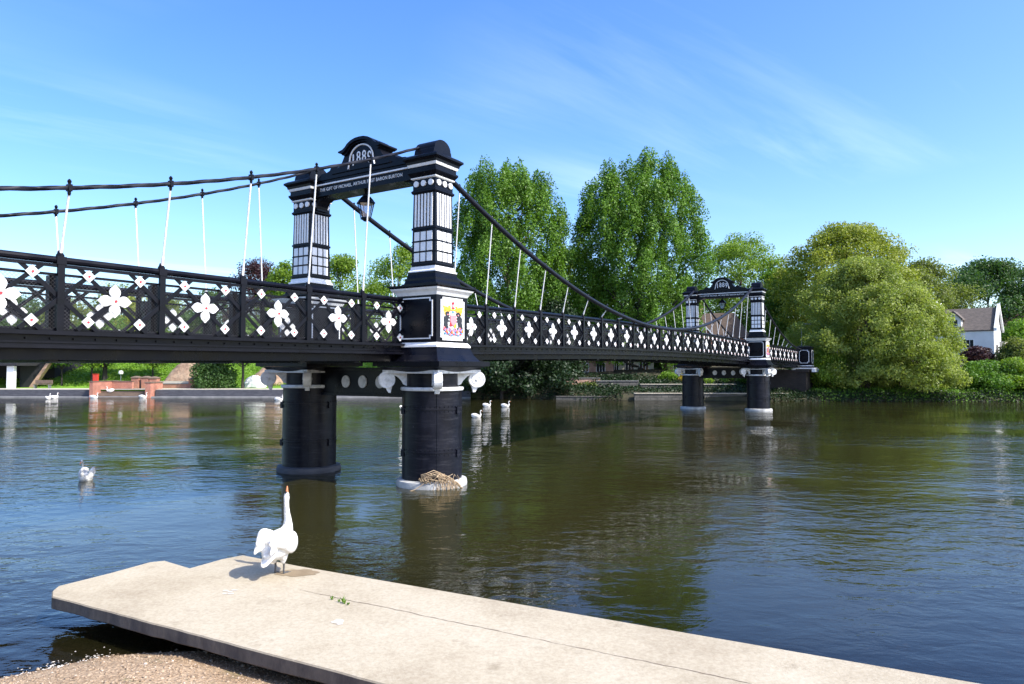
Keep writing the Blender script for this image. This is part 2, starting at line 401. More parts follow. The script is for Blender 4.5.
for i, (dist, c, wid, sd) in enumerate(allb):
    key = (sd, wid)
    z0 = Rz(c)-.645
    if key not in protol:
        mb = MB(); o = 1 if sd == 0 else -1; h = .50
        for sgn in (1, -1):
            for x0 in (-wid/2, 0, wid/2):
                # a diagonal flat through (x0,0), clipped to the bay
                sl = sgn*.37/.42; xa, xb_ = max(-wid/2, x0-h/abs(sl)), min(wid/2, x0+h/abs(sl))
                if xb_-xa < .1: continue
                yo = (-.036 if sgn > 0 else -.020)*o
                mb.bar((xa, yo, (xa-x0)*sl), (xb_, yo, (xb_-x0)*sl), .068, .012)
        protol[key] = mb.build('lattice_bay', M['black'], bridge); lo = protol[key]
        nb = MB(); yn = .012*o
        nb.add([(-wid/2,yn,-.5),(wid/2,yn,-.5),(wid/2,yn,.34),(-wid/2,yn,.34)], [(0,1,2,3)]); nets[key] = nb.build('wire_mesh', M['net'], lo)
    else:
        lo = dup(protol[key]); dup(nets[key], lo)
    lo.location = (c, ww(sd, RW), z0); lo.parent = bridge
    if sd not in protoq: q = protoq[sd] = quatrefoil(sd).build('quatrefoil', [M['white'], M['red']], lo, bevel=0)
    else: q = dup(protoq[sd], lo)
    for dx in (-.42, .42):
        for dz in (-.37, .37):
            if i < 25:
                if sd not in protor: r_ = protor[sd] = rosette(sd).build('rosette', [M['white'], M['red']], lo)
                else: r_ = dup(protor[sd], lo)
                r_.location = (dx, 0, dz)
            else:
                t = rosette(sd); rest.cur = 0
                o = len(rest.v); rest.v += [(x+c+dx, y+ww(sd, RW), z+z0+dz) for x,y,z in t.v]
                rest.f += [tuple(j+o for j in f) for f in t.f]; rest.mi += t.mi
tag(rest.build('rosette', [M['white'], M['red']], bridge), kind='stuff')

# cables
def cw(sd): return ww(sd, .24)
for sd in SIDES:
    ss = list(np.arange(S0-.3, -.08, .09))
    MB().tube([(s, cw(sd), Cz(s)) for s in ss], .034, 12, twist=.9, lobes=3).build('cable', M['cable'], bridge, smooth=True)
    ss = list(np.arange(.15, SP-.1, .45))
    MB().tube([(s, cw(sd), Cz(s)) for s in ss], .075, 12).build('cable', M['cable'], bridge, smooth=True)
    ss = list(np.arange(SP+.1, S1, .45))
    MB().tube([(s, cw(sd), Cz(s)) for s in ss], .065, 12).build('cable', M['cable'], bridge, smooth=True)
# hangers
clampp = None
for sd in SIDES:
    for s in posts:
        if Cz(s)-Rz(s) < .16: continue
        dirw = 1
        top = Vector((s, cw(sd), Cz(s)-.07)); bot = Vector((s, ww(sd, RW-.02), Rz(s)+.06))
        h = MB().tube([bot, top], .017, 8).tube([bot, bot+(top-bot).normalized()*.16], .026, 8).build('hanger', M['rod'], bridge, smooth=True)
        if clampp is None:
            cm = MB(); cm.lathe(0, 0, [(.018,-.12),(.026,-.09),(.026,-.056)], 10); cm.box(-.028,.028,-.048,.048,-.054,.054)
            cm.lathe(0, 0, [(.020,.055),(.024,.075),(.033,.10),(.026,.12),(.008,.14)], 10)
            c_ = clampp = cm.build('cable_clamp', M['black'], h, smooth=False)
        else: c_ = dup(clampp, h)
        c_.location = (s, cw(sd), Cz(s))

# ---------- gate pillars
def recessed_frame(mb, face, hw, z0, z1, half, t=.03, notch=.07):
    """white frame strip with notched corners on a face ('s-','s+','w-','w+') of a square pedestal"""
    def P(a, z, d):
        return {'s-': (-half-d, a, z), 's+': (half+d, a, z), 'w-': (a, -half-d, z), 'w+': (a, half+d, z)}[face]
    def ring(hw_, a0, a1, n_): return [(-hw_+n_, a0), (hw_-n_, a0), (hw_-n_, a0+n_), (hw_, a0+n_), (hw_, a1-n_), (hw_-n_, a1-n_), (hw_-n_, a1), (-hw_+n_, a1), (-hw_+n_, a1-n_), (-hw_, a1-n_), (-hw_, a0+n_), (-hw_+n_, a0+n_)]
    o_ = ring(hw, z0, z1, notch); i_ = [(a*(hw-t)/hw if False else a-(t if a>0 else -t), z+(t if z < (z0+z1)/2 else -t)) for a, z in o_]
    n = len(o_); vs = [P(a,z,.003) for a,z in o_]+[P(a,z,.003) for a,z in i_]+[P(a,z,.022) for a,z in o_]+[P(a,z,.022) for a,z in i_]
    fs = []
    for k in range(n):
        j = (k+1)%n
        fs += [(2*n+k,2*n+j,3*n+j,3*n+k), (k,j,2*n+j,2*n+k), (n+k,3*n+k,3*n+j,n+j)]
    mb.add(vs, fs)
def arms_panel(o_):
    """painted coat of arms on a white notched panel; local x across, z up, facing -y*o_"""
    mb = MB(); hw, z0, z1, n_ = .44, -.60, .60, .07
    pl = [(-hw+n_,z0),(hw-n_,z0),(hw-n_,z0+n_),(hw,z0+n_),(hw,z1-n_),(hw-n_,z1-n_),(hw-n_,z1),(-hw+n_,z1),(-hw+n_,z1-n_),(-hw,z1-n_),(-hw,z0+n_),(-hw+n_,z0+n_)]
    F_ = lambda a,b,t: (a, -o_*t, b)
    mb.prism(pl, F_, .002, .02)
    q = random.Random(5); lay = [.0]
    def blob(cx, cz, rx, rz, mi, k=9, jag=.25):
        lay[0] += .0004
        pts = [(cx+rx*math.cos(2*PI*i/k)*(1+q.uniform(-jag,jag)), cz+rz*math.sin(2*PI*i/k)*(1+q.uniform(-jag,jag))) for i in range(k)]
        mb.mat(mi).prism(pts, F_, .0201, .023+lay[0])
    # mantling and crest
    for sg in (-1, 1):
        for x, z, r, rr in ((.16,.26,.09,.07),(.25,.30,.06,.06),(.31,.24,.05,.06),(.28,.15,.05,.05),(.13,.34,.05,.04),(.33,.33,.04,.04),(.21,.20,.05,.04)): blob(sg*x, z, r, rr, 2)
        for x, z, r, rr in ((.12,.23,.03,.03),(.27,.23,.03,.03)): blob(sg*x, z, r, rr, 4)
        # supporters: dark upright hounds
        blob(sg*.20, .13, .085, .075, 5); blob(sg*.23, -.02, .075, .15, 5); blob(sg*.27, -.16, .09, .13, 5); blob(sg*.31, -.02, .035, .09, 5)
        blob(sg*.15, .03, .05, .025, 5); blob(sg*.16, -.06, .055, .025, 5); blob(sg*.20, -.27, .05, .06, 5); blob(sg*.33, -.27, .035, .08, 5)
        blob(sg*.19, .12, .025, .02, 6)
    for x, z, r, rr, m_ in ((0,.45,.045,.04,1),(0,.38,.03,.03,6),(0,.31,.05,.03,1),(0,.25,.07,.03,2),(0,.20,.05,.03,3)): blob(x, z, r, rr, m_)
    # shield
    lay[0] += .001
    mb.mat(6).prism([(-.11,.11),(.11,.11),(.11,-.06),(.07,-.14),(0,-.19),(-.07,-.14),(-.11,-.06)], F_, .0201, .026+lay[0])
    for x, z, r, m_ in ((-.05,.06,.035,2),(.05,.06,.035,1),(0,-.01,.04,4),(-.05,-.07,.03,1),(.05,-.07,.03,3)): blob(x, z, r, r, m_)
    blob(.07,-.17,.06,.09,2); blob(-.08,-.15,.05,.06,1)
    # compartment and motto ribbon
    for i in range(26):
        x = -.34+.68*i/25; blob(x, -.30+.035*math.cos(i*.9)-.03*(1-abs(x)/.34), .035, .045, (6,1,3,1,4,6,3)[i%7])
    for i in range(11):
        x = -.30+.6*i/10; blob(x, -.43+.02*math.sin(i*1.3)+.25*x*x, .04, .022, (3,1,3,6)[i%4])
    return mb
ARM_M = [M['white'], M['red'], M['gold'], M['blue'], M['orange'], M['jet'], M['pink']]
def make_pillar():
    b = MB()
    sh = [(.385, 5.60), (.360, 6.44)]
    t = MB().sq(0, 0, [(.385, 5.42), (.352, 7.56)]).build('gate_pillar', M['black'], bridge)
    # stepped base and moulded parts
    p = MB().sq(0,0,[(.50,5.06),(.56,5.06),(.56,5.12),(.52,5.13),(.50,5.20),(.50,5.26),(.47,5.27),(.45,5.36),(.45,5.42)]); p.build('plinth', M['black'], t)
    MB().sq(0,0,[(.45,5.425),(.45,5.45),(.405,5.50),(.40,5.57)]).build('white_step', M['white'], t)
    # grid of white panes and flutes
    def rad(z): return .385-(.033)*(z-5.42)/2.04
    g = MB(); gw = MB()
    for face in range(4):
        ca, sa = math.cos(face*PI/2), math.sin(face*PI/2)
        def T(a, dep, z): x, y = a, -(rad(z)+dep); return (x*ca-y*sa, x*sa+y*ca, z)
        def plate(mb, a0, a1, z0, z1, d0, d1):
            vs = [T(a,d,z) for z in (z0,z1) for d in (d0,d1) for a in (a0,a1)]
            mb.add(vs, [(0,1,3,2),(4,6,7,5),(0,4,5,1),(2,3,7,6),(0,2,6,4),(1,5,7,3)])
        for i in range(3):
            for j in range(3):
                plate(gw, -.30+.205*i, -.30+.205*i+.175, 5.70+.27*j, 5.70+.27*j+.225, .002, .014)
        for i in range(6): plate(gw, -.295+.104*i, -.295+.104*i+.058, 6.60, 7.44, .002, .02)
        for z in (5.62, 6.53): plate(g, -rad(z)-.014, rad(z)+.014, z, z+.045, .004, .03)
        for j in (1, 2): plate(g, -rad(6), rad(6), 5.68+.27*j-.018, 5.68+.27*j+.008, .004, .022)
        for i in (0, 1): plate(g, -.112+.205*i-.007, -.112+.205*i+.02, 5.67, 6.52, .004, .021)
    gw.build('white_inlay', M['white'], t); g.build('moulding', M['black'], t)
    MB().sq(0,0,[(.375,7.46),(.40,7.50),(.40,7.53),(.365,7.56),(.365,7.86),(.39,7.88),(.41,7.90),(.46,7.97),(.47,7.99),(.47,8.03),(.43,8.05),(.43,8.13),(.44,8.135)]).build('capital', M['black'], t)
    rs = MB()
    for face in range(4):
        ca, sa = math.cos(face*PI/2), math.sin(face*PI/2)
        for a in (-.24, 0, .24):
            n=14; rs.prism([(a+.078*math.cos(2*PI*k/n), 7.71+.078*math.sin(2*PI*k/n)) for k in range(n)], lambda x,z,t_: (x*ca+(.367+t_)*sa, x*sa-(.367+t_)*ca, z), 0, .035)
    rs.build('roundel', M['white'], t)
    MB().sq(0,0,[(.366,7.83),(.405,7.85),(.41,7.875),(.39,7.876)]).build('white_fillet', M['white'], t)
    MB().sq(0,0,[(.45,8.14),(.46,8.16),(.475,8.20),(.475,8.21)]).build('white_band', M['white'], t)
    MB().sq(0,0,[(.45,8.213),(.49,8.215),(.50,8.27),(.55,8.32),(.57,8.33),(.57,8.38),(.48,8.44),(.40,8.47),(.38,8.47)]).build('cornice', M['black'], t)
    sd = MB(); n = 14
    pr = [(-.38,8.47),(-.35,8.60)]+[(.33*math.cos(PI-PI*k/n)*1.0, 8.62+.25*math.sin(PI*k/n)) for k in range(n+1)]+[(.35,8.60),(.38,8.47)]
    sd.prism(pr, lambda a,b,t_: (a,t_,b), -.32, .32); sd.build('cable_saddle', M['black'], t, smooth=False)
    # pedestal
    pd = MB().sq(0,0,[(.64,3.62),(.64,4.80)]).sq(0,0,[(.70,4.985),(.77,4.99),(.81,5.02),(.81,5.055),(.70,5.058)])
    pd.sq(0,0,[(1.0,3.02),(1.07,3.02),(1.07,3.14),(.90,3.145),(.86,3.18),(.77,3.30),(.71,3.44),(.69,3.49)])
    pdo = pd.build('pedestal', M['black'], t)
    MB().sq(0,0,[(.67,3.495),(.71,3.50),(.70,3.55),(.66,3.60),(.645,3.618)]).build('white_skirting', M['white'], t)
    MB().sq(0,0,[(.643,4.80),(.655,4.82),(.69,4.88),(.75,4.94),(.77,4.982)]).build('white_cove', M['white'], t)
    return t
def finish_pillar(t, outer):    # outer: 'w-' or 'w+'
    for face in ('s-', 's+', 'w-' if outer == 'w+' else 'w+'):
        fm = MB(); recessed_frame(fm, face, .53, 3.70, 4.74, .64); fm.build('panel_frame', M['white'], t)
    o_ = 1 if outer == 'w-' else -1
    a = arms_panel(o_).build('coat_of_arms', ARM_M, t); a.location = (0, -.64*o_, 4.215); a.scale = (1.12, 1, .90)
pil = make_pillar()
pil_parts = list(pil.children)
pillars = [(0, 0), (0, W), (SP, 0), (SP, W)]
for i, (s, w) in enumerate(pillars):
    if i == 0: t = pil
    else:
        t = dup(pil)
        for c in pil_parts: dup(c, t)
    t.location = (s, w, 0)
for t_, (s, w) in zip([o for o in bridge.children if o.name.startswith('gate_pillar')], pillars):
    finish_pillar(t_, 'w-' if w == 0 else 'w+')

# ---------- piers
def spiral_volute(parent, ang):
    mb = MB(); n = 22; r = .215
    # disc with a spiral rib, in the vertical plane of the diagonal
    c, s_ = math.cos(ang), math.sin(ang); cx = 1.16; cz = 2.68
    def P(a, t, z): return (c*a - s_*t, s_*a + c*t, z)
    mb.prism([(cx+r*math.cos(2*PI*k/n), cz+r*math.sin(2*PI*k/n)) for k in range(n)], lambda a,b,t: P(a,t,b), -.10, .10)
    sp = []
    for k in range(46):
        th = -PI/2 + k*.30; rr = .197*(1-k/50); sp.append((cx+rr*math.cos(th), cz+rr*math.sin(th)))
    for sg in (-1, 1): mb.tube([P(a, sg*.10, z) for a, z in sp], .014, 5)
    for sg in (-1, 1): mb.prism([(cx+.035*math.cos(2*PI*k/10), cz+.035*math.sin(2*PI*k/10)) for k in range(10)], lambda a,b,t: P(a,t,b), sg*.10, sg*.13)
    # leaf drop below and neck to the abacus
    mb.prism([(cx-.14,cz-.16),(cx+.02,cz-.22),(cx-.04,cz-.33),(cx-.10,cz-.34)], lambda a,b,t: P(a,t,b), -.06, .06)
    mb.prism([(.62,2.91),(1.16,2.91),(1.16,2.80),(1.0,2.80),(.90,2.76),(.80,2.66),(.74,2.56),(.66,2.52),(.62,2.60)], lambda a,b,t: P(a,t,b), -.085, .085)
    mb.build('volute', M['white_dirty'], parent, bevel=.008)
def make_pier():
    t = MB()
    t.lathe(0,0,[(.76,-1.8),(.76,.86),(.775,.862),(.775,.90),(.757,.902),(.757,1.93),(.772,1.932),(.772,1.97),(.75,1.972),(.75,2.40),(.70,2.43),(.70,2.50)], 48)
    t.lathe(0,0,[(.66,2.50),(.66,2.84)], 32); t.sq(0,0,[(.78,2.86),(.92,2.99),(.99,3.0),(.99,3.018)])
    for z in (.82, .94, 1.89, 2.01):
        for k in range(40):
            a = 2*PI*k/40; t.box(.757*math.cos(a)-.011, .757*math.cos(a)+.011, .757*math.sin(a)-.011, .757*math.sin(a)+.011, z-.011, z+.011)
    for a in (-.9, -2.3, .6, 2.2): t.box(.752*math.cos(a)-.012, .752*math.cos(a)+.012, .752*math.sin(a)-.012, .752*math.sin(a)+.012, -.2, 2.38)
    for z in (.88, 1.95):
        for a in (-.35, 2.6, -1.5): t.box(.76*math.cos(a)-.05, .76*math.cos(a)+.05, .76*math.sin(a)-.05, .76*math.sin(a)+.05, z-.13, z+.05)
    p = t.build('pier_column', M['pier'], bridge, smooth=True)
    MB().lathe(0,0,[(.752,2.40),(.80,2.41),(.815,2.45),(.80,2.49),(.72,2.50)], 48).build('neck_ring', M['white_dirty'], p, smooth=True)
    MB().lathe(0,0,[(.76,-.30),(.86,-.28),(.90,-.02),(.91,.05),(.89,.15),(.80,.17),(.761,.175)], 48).build('base_ring', M['basering'], p, smooth=True)
    ab = MB(); h = .90     # concave sided abacus
    for face in range(4):
        ca, sa = math.cos(face*PI/2), math.sin(face*PI/2); pts = []
        n = 10
        outer = [(-h+2*h*k/n, -(h-.10*math.sin(PI*k/n))) for k in range(n+1)]
        inner = [(x*.9, y+.12) for x, y in outer][::-1]
        ab.prism(outer+inner, lambda a,b,t_: (a*ca-b*sa, a*sa+b*ca, t_), 2.84, 2.93)
        # central acanthus on each side
    ab.build('abacus', M['white_dirty'], p, bevel=.008)
    for k in range(4): spiral_volute(p, PI/4+k*PI/2)
    return p
pier = make_pier(); pp = list(pier.children)
for i, (s, w) in enumerate(pillars):
    if i: t = dup(pier); [dup(c, t) for c in pp]
    else: t = pier
    t.location = (s, w, 0)
    if i == 1:      # dark colour on the inner pier's foot stands in for the shade on it
        for c in t.children:
            if c.name.startswith('base_ring'): c.material_slots[0].link = 'OBJECT'; c.material_slots[0].material = M['embank']

# ---------- lintels and pediments
def make_lintel():
    b = MB()
    b.box(-.26,.26,.42,W-.42,7.95,8.20); b.box(-.29,.29,.42,W-.42,7.90,7.948)
    b.box(-.30,.30,.42,W-.42,8.245,8.33); b.box(-.34,.34,.42,W-.42,8.333,8.42); b.box(-.26,.26,.42,W-.42,8.423,8.47)
    for sg, w0 in ((1, .40), (-1, W-.40)):   # curved corbels
        pts = [(w0, 7.55), (w0+sg*.05, 7.55)]+[(w0+sg*(.05+.42*(1-math.cos(k*PI/12))), 7.60+.30*math.sin(k*PI/12)) for k in range(7)]+[(w0, 7.898)]
        b.prism(pts, lambda a,z,t: (t, a, z), -.2, .2)
    t = b.build('lintel', M['black'], bridge)
    MB().box(-.315,.315,.5,W-.5,8.203,8.242).build('white_fillet', M['white'], t)
    # pediment, body outline across w (centred) ; faces s-
    m = W/2+.06
    half = [(1.70,8.472),(1.60,8.56),(1.36,8.58),(1.25,8.62),(1.20,8.70),(1.10,8.74),(1.0,8.71),(.93,8.64),(.84,8.68),(.76,8.78),(.68,8.92),(.64,9.05),(.60,9.14),(.36,9.27)]
    body = half+[(-a,z) for a,z in half[::-1]]
    def P(a,z,t_): return (t_, m+a, z)
    pb = MB().prism(body, P, -.22, .22); 
    half = [(.80,9.02),(.80,9.06),(.64,9.09),(.54,9.15),(.46,9.23),(.33,9.30),(.17,9.345)]
    low = [(0,9.27),(.20,9.255),(.38,9.19),(.48,9.10),(.55,9.04),(.62,9.0),(.70,8.985)]
    cap = half+[(0,9.355)]+[(-a,z) for a,z in half[::-1]]+[(-a,z) for a,z in low[::-1]]+low[1:]
    pb.prism(cap, P, -.34, .34)
    half = [(.63,8.93),(.70,8.96),(.72,8.984),(.62,8.999),(.55,9.039),(.48,9.099),(.38,9.189),(.20,9.254)]
    low = [(0,9.23),(.18,9.215),(.35,9.15),(.44,9.06),(.52,8.98)]
    pb.prism(half+[(0,9.269)]+[(-a,z) for a,z in half[::-1]]+[(-a,z) for a,z in low[::-1]]+low[1:], P, -.28, .28)
    pb.box(-.30,.30,m-1.1,m+1.1,8.473,8.52)
    pd = pb.build('pediment', M['black'], t)
    for sg in (-1, 1):
        ar = MB(); arc = [(.44*math.cos(k*PI/16), 8.76+.40*math.sin(k*PI/16)) for k in range(17)]
        arc = [(.50,8.52),(.475,8.62)]+arc+[(-.475,8.62),(-.50,8.52)]
        ar.tube([(sg*.235, m+a, z) for a,z in arc], .024, 6)
        arc = [(a*.86, 8.64+(z-8.64)*.86) for a,z in arc if z > 8.6]
        ar.build('date_arch', M['white'], t)
        for i, ch in enumerate('1889'):
            d = text_mesh('date_numeral', ch, .46, M['white'], t, .008, 1, xs=.72)
            k = (i-1.5); d.location = (sg*.232, m+k*.205*(1 if sg > 0 else -1), 8.80-.03*abs(k)+(.02 if abs(k)<1 else 0)); d.rotation_euler = (PI/2, 0, -PI/2 if sg < 0 else PI/2)
            if ch == '1': d.scale = (.9, 1, 1)
        tx = text_mesh('inscription', 'THE GIFT OF MICHAEL, ARTHUR FIRST BARON BURTON', .135, M['white'], t, .004, 1.1, xs=.84)
        tx.location = (sg*.264, m+.03, 8.08); tx.rotation_euler = (PI/2, 0, -PI/2 if sg < 0 else PI/2)
    return t
lin = make_lintel(); lp = list(lin.children)
t = dup(lin); [dup(c, t) for c in lp]; t.location = (SP, 0, 0)
# girder between the piers with roundels
g = MB().box(-.16,.16,.62,W-.62,2.28,2.92).box(-.24,.24,.62,W-.62,2.923,2.99).box(-.22,.22,.62,W-.62,2.21,2.277).build('cross_girder', M['black'], bridge)
for k in range(3):
    mb = MB()
    for sg in (-1, 1):
        n = 20; mb.prism([(.15*math.cos(2*PI*j/n), .17*math.sin(2*PI*j/n)) for j in range(n)], lambda a,b,t_: (t_*sg, a, b), .162, .195)
    d = mb.build('roundel', M['white_dirty'], g); d.location = (0, W/2+(k-1)*.64, 2.60)
g2 = dup(g); [dup(c, g2) for c in g.children]; g2.location = (SP, 0, 0)
# abutments
ab = MB().box(S1-.9, S1+7, -.2, W+.2, -1.5, 2.55).box(S1-1.0, S1+7.2, -.45, W+.45, 2.553, 2.75)
ab.build('abutment', M['darkbrick'], bridge)
ab = MB().box(S0-7, S0+.3, -.2, W+.2, -1.5, 2.7).box(S0-7.2, S0+.5, -.45, W+.45, 2.703, 2.95).build('abutment', M['darkbrick'], bridge)
for s in (S0-.2, S1+.1):
    for w in (0, W):
        e = MB().sq(0,0,[(.60,3.05),(.60,4.70),(.66,4.72),(.66,4.85),(.3,4.95)]).sq(0,0,[(.85,2.95),(.85,3.04),(.7,3.05)]).build('end_pedestal', M['black'], bridge); e.location = (s, w, 0)
        fm = MB()
        for f_ in ('s-','s+','w-','w+'): recessed_frame(fm, f_, .42, 3.35, 4.55, .60, .045, .1)
        fm.sq(0,0,[(.605,3.06),(.63,3.08),(.63,3.14),(.605,3.16)])
        fm.build('panel_frame', M['white_dirty'], e)
        cp = MB().sq(0,0,[(.62,2.76),(.92,2.84),(.92,2.94),(.7,2.945)])
        for sx in (-1,1):
            for sy in (-1,1): cp.box(sx*.85-.16, sx*.85+.16, sy*.85-.16, sy*.85+.16, 2.56, 2.838)
        cp.build('capital', M['white_dirty'], e)

# ---------- lanterns hanging from the lintels (things of their own)
def make_lantern(label, s):
    p = wd(s, W/2+.1, 7.12); t = empty('hanging_lantern', p, TH)
    tag(t, label, 'lantern', 'lanterns under the gateway lintels')
    n = 6
    MB().lathe(0,0,[(.02,.86),(.02,.80),(.05,.78),(.03,.74),(.02,.70)], 8).build('suspension_rod', M['black'], t)
    MB().lathe(0,0,[(.25,.43),(.27,.45),(.25,.48),(.20,.55),(.13,.63),(.09,.65),(.085,.70),(.03,.73)], n).build('roof', M['black'], t)
    fr = MB()
    for k in range(n):
        a = 2*PI*k/n; fr.tube([(.14*math.cos(a), .14*math.sin(a), .04), (.232*math.cos(a), .232*math.sin(a), .43)], .012, 5)
    fr.lathe(0,0,[(.05,-.06),(.10,-.02),(.15,.0),(.15,.04),(.05,.045)], n); fr.build('frame', M['black'], t)
    MB().lathe(0,0,[(.135,.05),(.222,.425)], n).build('glass', M['lampglass'], t)
m, nt, out = new_mat('lantern_glass'); a_ = N(nt,'ShaderNodeBsdfGlossy'); a_.inputs['Roughness'].default_value=.08; b_ = N(nt,'ShaderNodeBsdfTransparent'); b_.inputs[0].default_value=(.8,.85,.9,1)
c_ = N(nt,'ShaderNodeMixShader'); c_.inputs[0].default_value=.3; nt.links.new(b_.outputs[0],c_.inputs[1]); nt.links.new(a_.outputs[0],c_.inputs[2]); nt.links.new(c_.outputs[0],out.inputs[0]); M['lampglass']=m
make_lantern('black glazed lantern hanging beneath the inscribed lintel of the nearer gateway', 0)
make_lantern('small dark lantern hanging under the lintel of the distant gateway', SP)

# ---------- dry reeds caught on the near pier
def drift():
    mb = MB(); q = random.Random(3)
    # camera side of the pier ring
    base = Vector((-2.06, 17.98, 0)); ang0 = math.atan2(-17.98, 2.06)
    def P(a, r, z): return base+Vector((r*math.cos(ang0+a), r*math.sin(ang0+a), z))
    pts = [(-.32,.80,.18),(-.30,.88,.36),(-.15,.90,.42),(.05,.90,.46),(.22,.90,.42),(.42,.92,.32),(.62,.95,.20),(.78,.98,.08)]
    def stem(ps, r):
        ps = [P(a, rr+q.uniform(-.03,.03), z+q.uniform(-.02,.02)) for a, rr, z in ps]; mb.tube(ps, r, 5)
    for i in range(5): stem([(a+.03*i, r, z-.03*i) for a, r, z in pts], .012)
    for i in range(30):
        a0 = q.uniform(-.3,.55); top = .42*math.cos(a0*1.1)+.03; z1 = q.uniform(.2, top); a1 = a0+q.gauss(0,.14)
        stem([(a0,.88,.16),((a0+a1)/2+q.gauss(0,.06),.95,.16+z1*.4),(a1,.93,z1)], q.uniform(.006,.014))
    for i in range(26):
        a0 = q.uniform(.15,.75); stem([(a0,.94,q.uniform(.2,.36)),(a0+q.uniform(-.1,.1),.97,.25),(a0+q.uniform(-.15,.15),.98,.0)], .008)
    stem([(-.55,1.1,-.02),(-.4,1.02,.04),(-.2,.95,.17)], .010)
    o = mb.build('driftwood', M['driftwood']); tag(o, 'tangle of dry reeds and twigs caught on the foot of the near pier', 'driftwood')
drift()

# ================================================================== TERRAIN
FB = [(-400,60),(-120,68),(-51,69.5),(-10,69),(-2,67.5),(4,64.5),(10,63),(20,62),(27,61.5),(44,60.5),(60,57),(120,40),(400,-60)]
NB = [(-400,-300),(-40,-22),(-10,2.3),(-5.4,6.45),(-4.25,7.35),(-3.3,7.45),(-2,6.85),(10,.2),(40,-16.5),(400,-216)]
def interp(P, x): return np.interp(x, [p[0] for p in P], [p[1] for p in P])
def near_dist(x, y):      # signed distance inland of the near shore
    P = np.array(NB); best = np.full(np.shape(x), 1e9); 
    for a, b in zip(P[:-1], P[1:]):
        ab = b-a; t = np.clip(((x-a[0])*ab[0]+(y-a[1])*ab[1])/(ab@ab), 0, 1)
        best = np.minimum(best, np.hypot(x-a[0]-t*ab[0], y-a[1]-t*ab[1]))
    return np.where(y < interp(NB, x), best, -best)
def ground_h(x, y):
    x = np.asarray(x, float); y = np.asarray(y, float)
    d = y-interp(FB, x)
    left = np.clip((-2-x)/8, 0, 1)
    hl = np.interp(d, [-1.2,-.9,0,.02,7,17,22,60,400], [-1.6,-1.6,-1.5,.74,.80,3.6,4.2,5,12])
    hr = np.interp(d, [-1.4,-.5,0,1.0,4,14,24,60,400], [-1.6,-.5,.25,.7,1.1,2.6,4.3,6,14])
    far = hl*left+hr*(1-left)
    nd = near_dist(x, y)
    near = np.interp(nd, [-14,-4,-1.2,0,.6,1.1,2,5,12,80], [-1.6,-.75,-.20,0,.15,.235,.31,1.3,2.2,3])
    near = np.where(nd > -.3, near+.015*np.sin(x*3.1+y*1.7)*np.clip(nd+.3,0,1), near)
    return np.where(y > 35, far, near)
def grid_sheet(name, xs, ys, mat, hf):
    X, Y = np.meshgrid(xs, ys); Z = hf(X, Y); nx, ny = len(xs), len(ys)
    co = np.stack([X, Y, Z], -1).reshape(-1, 3)
    i = np.arange((nx-1)*(ny-1)); r, c = i//(nx-1), i%(nx-1); a = r*nx+c
    f = np.stack([a, a+1, a+nx+1, a+nx], -1)
    me = mesh_np(name, co, f, mat); me.polygons.foreach_set('use_smooth', np.ones(len(f), bool))
    o = bpy.data.objects.new(name, me); col.objects.link(o); return o
def mesh_np(name, co, f, mat):
    me = bpy.data.meshes.new(name); k = f.shape[1]
    me.vertices.add(len(co)); me.vertices.foreach_set('co', co.astype(np.float32).ravel())
    me.loops.add(f.size); me.loops.foreach_set('vertex_index', f.astype(np.int32).ravel())
    me.polygons.add(len(f)); me.polygons.foreach_set('loop_start', np.arange(len(f), dtype=np.int32)*k); me.polygons.foreach_set('loop_total', np.full(len(f), k, np.int32))
    me.update(calc_edges=True); me.materials.append(mat); return me
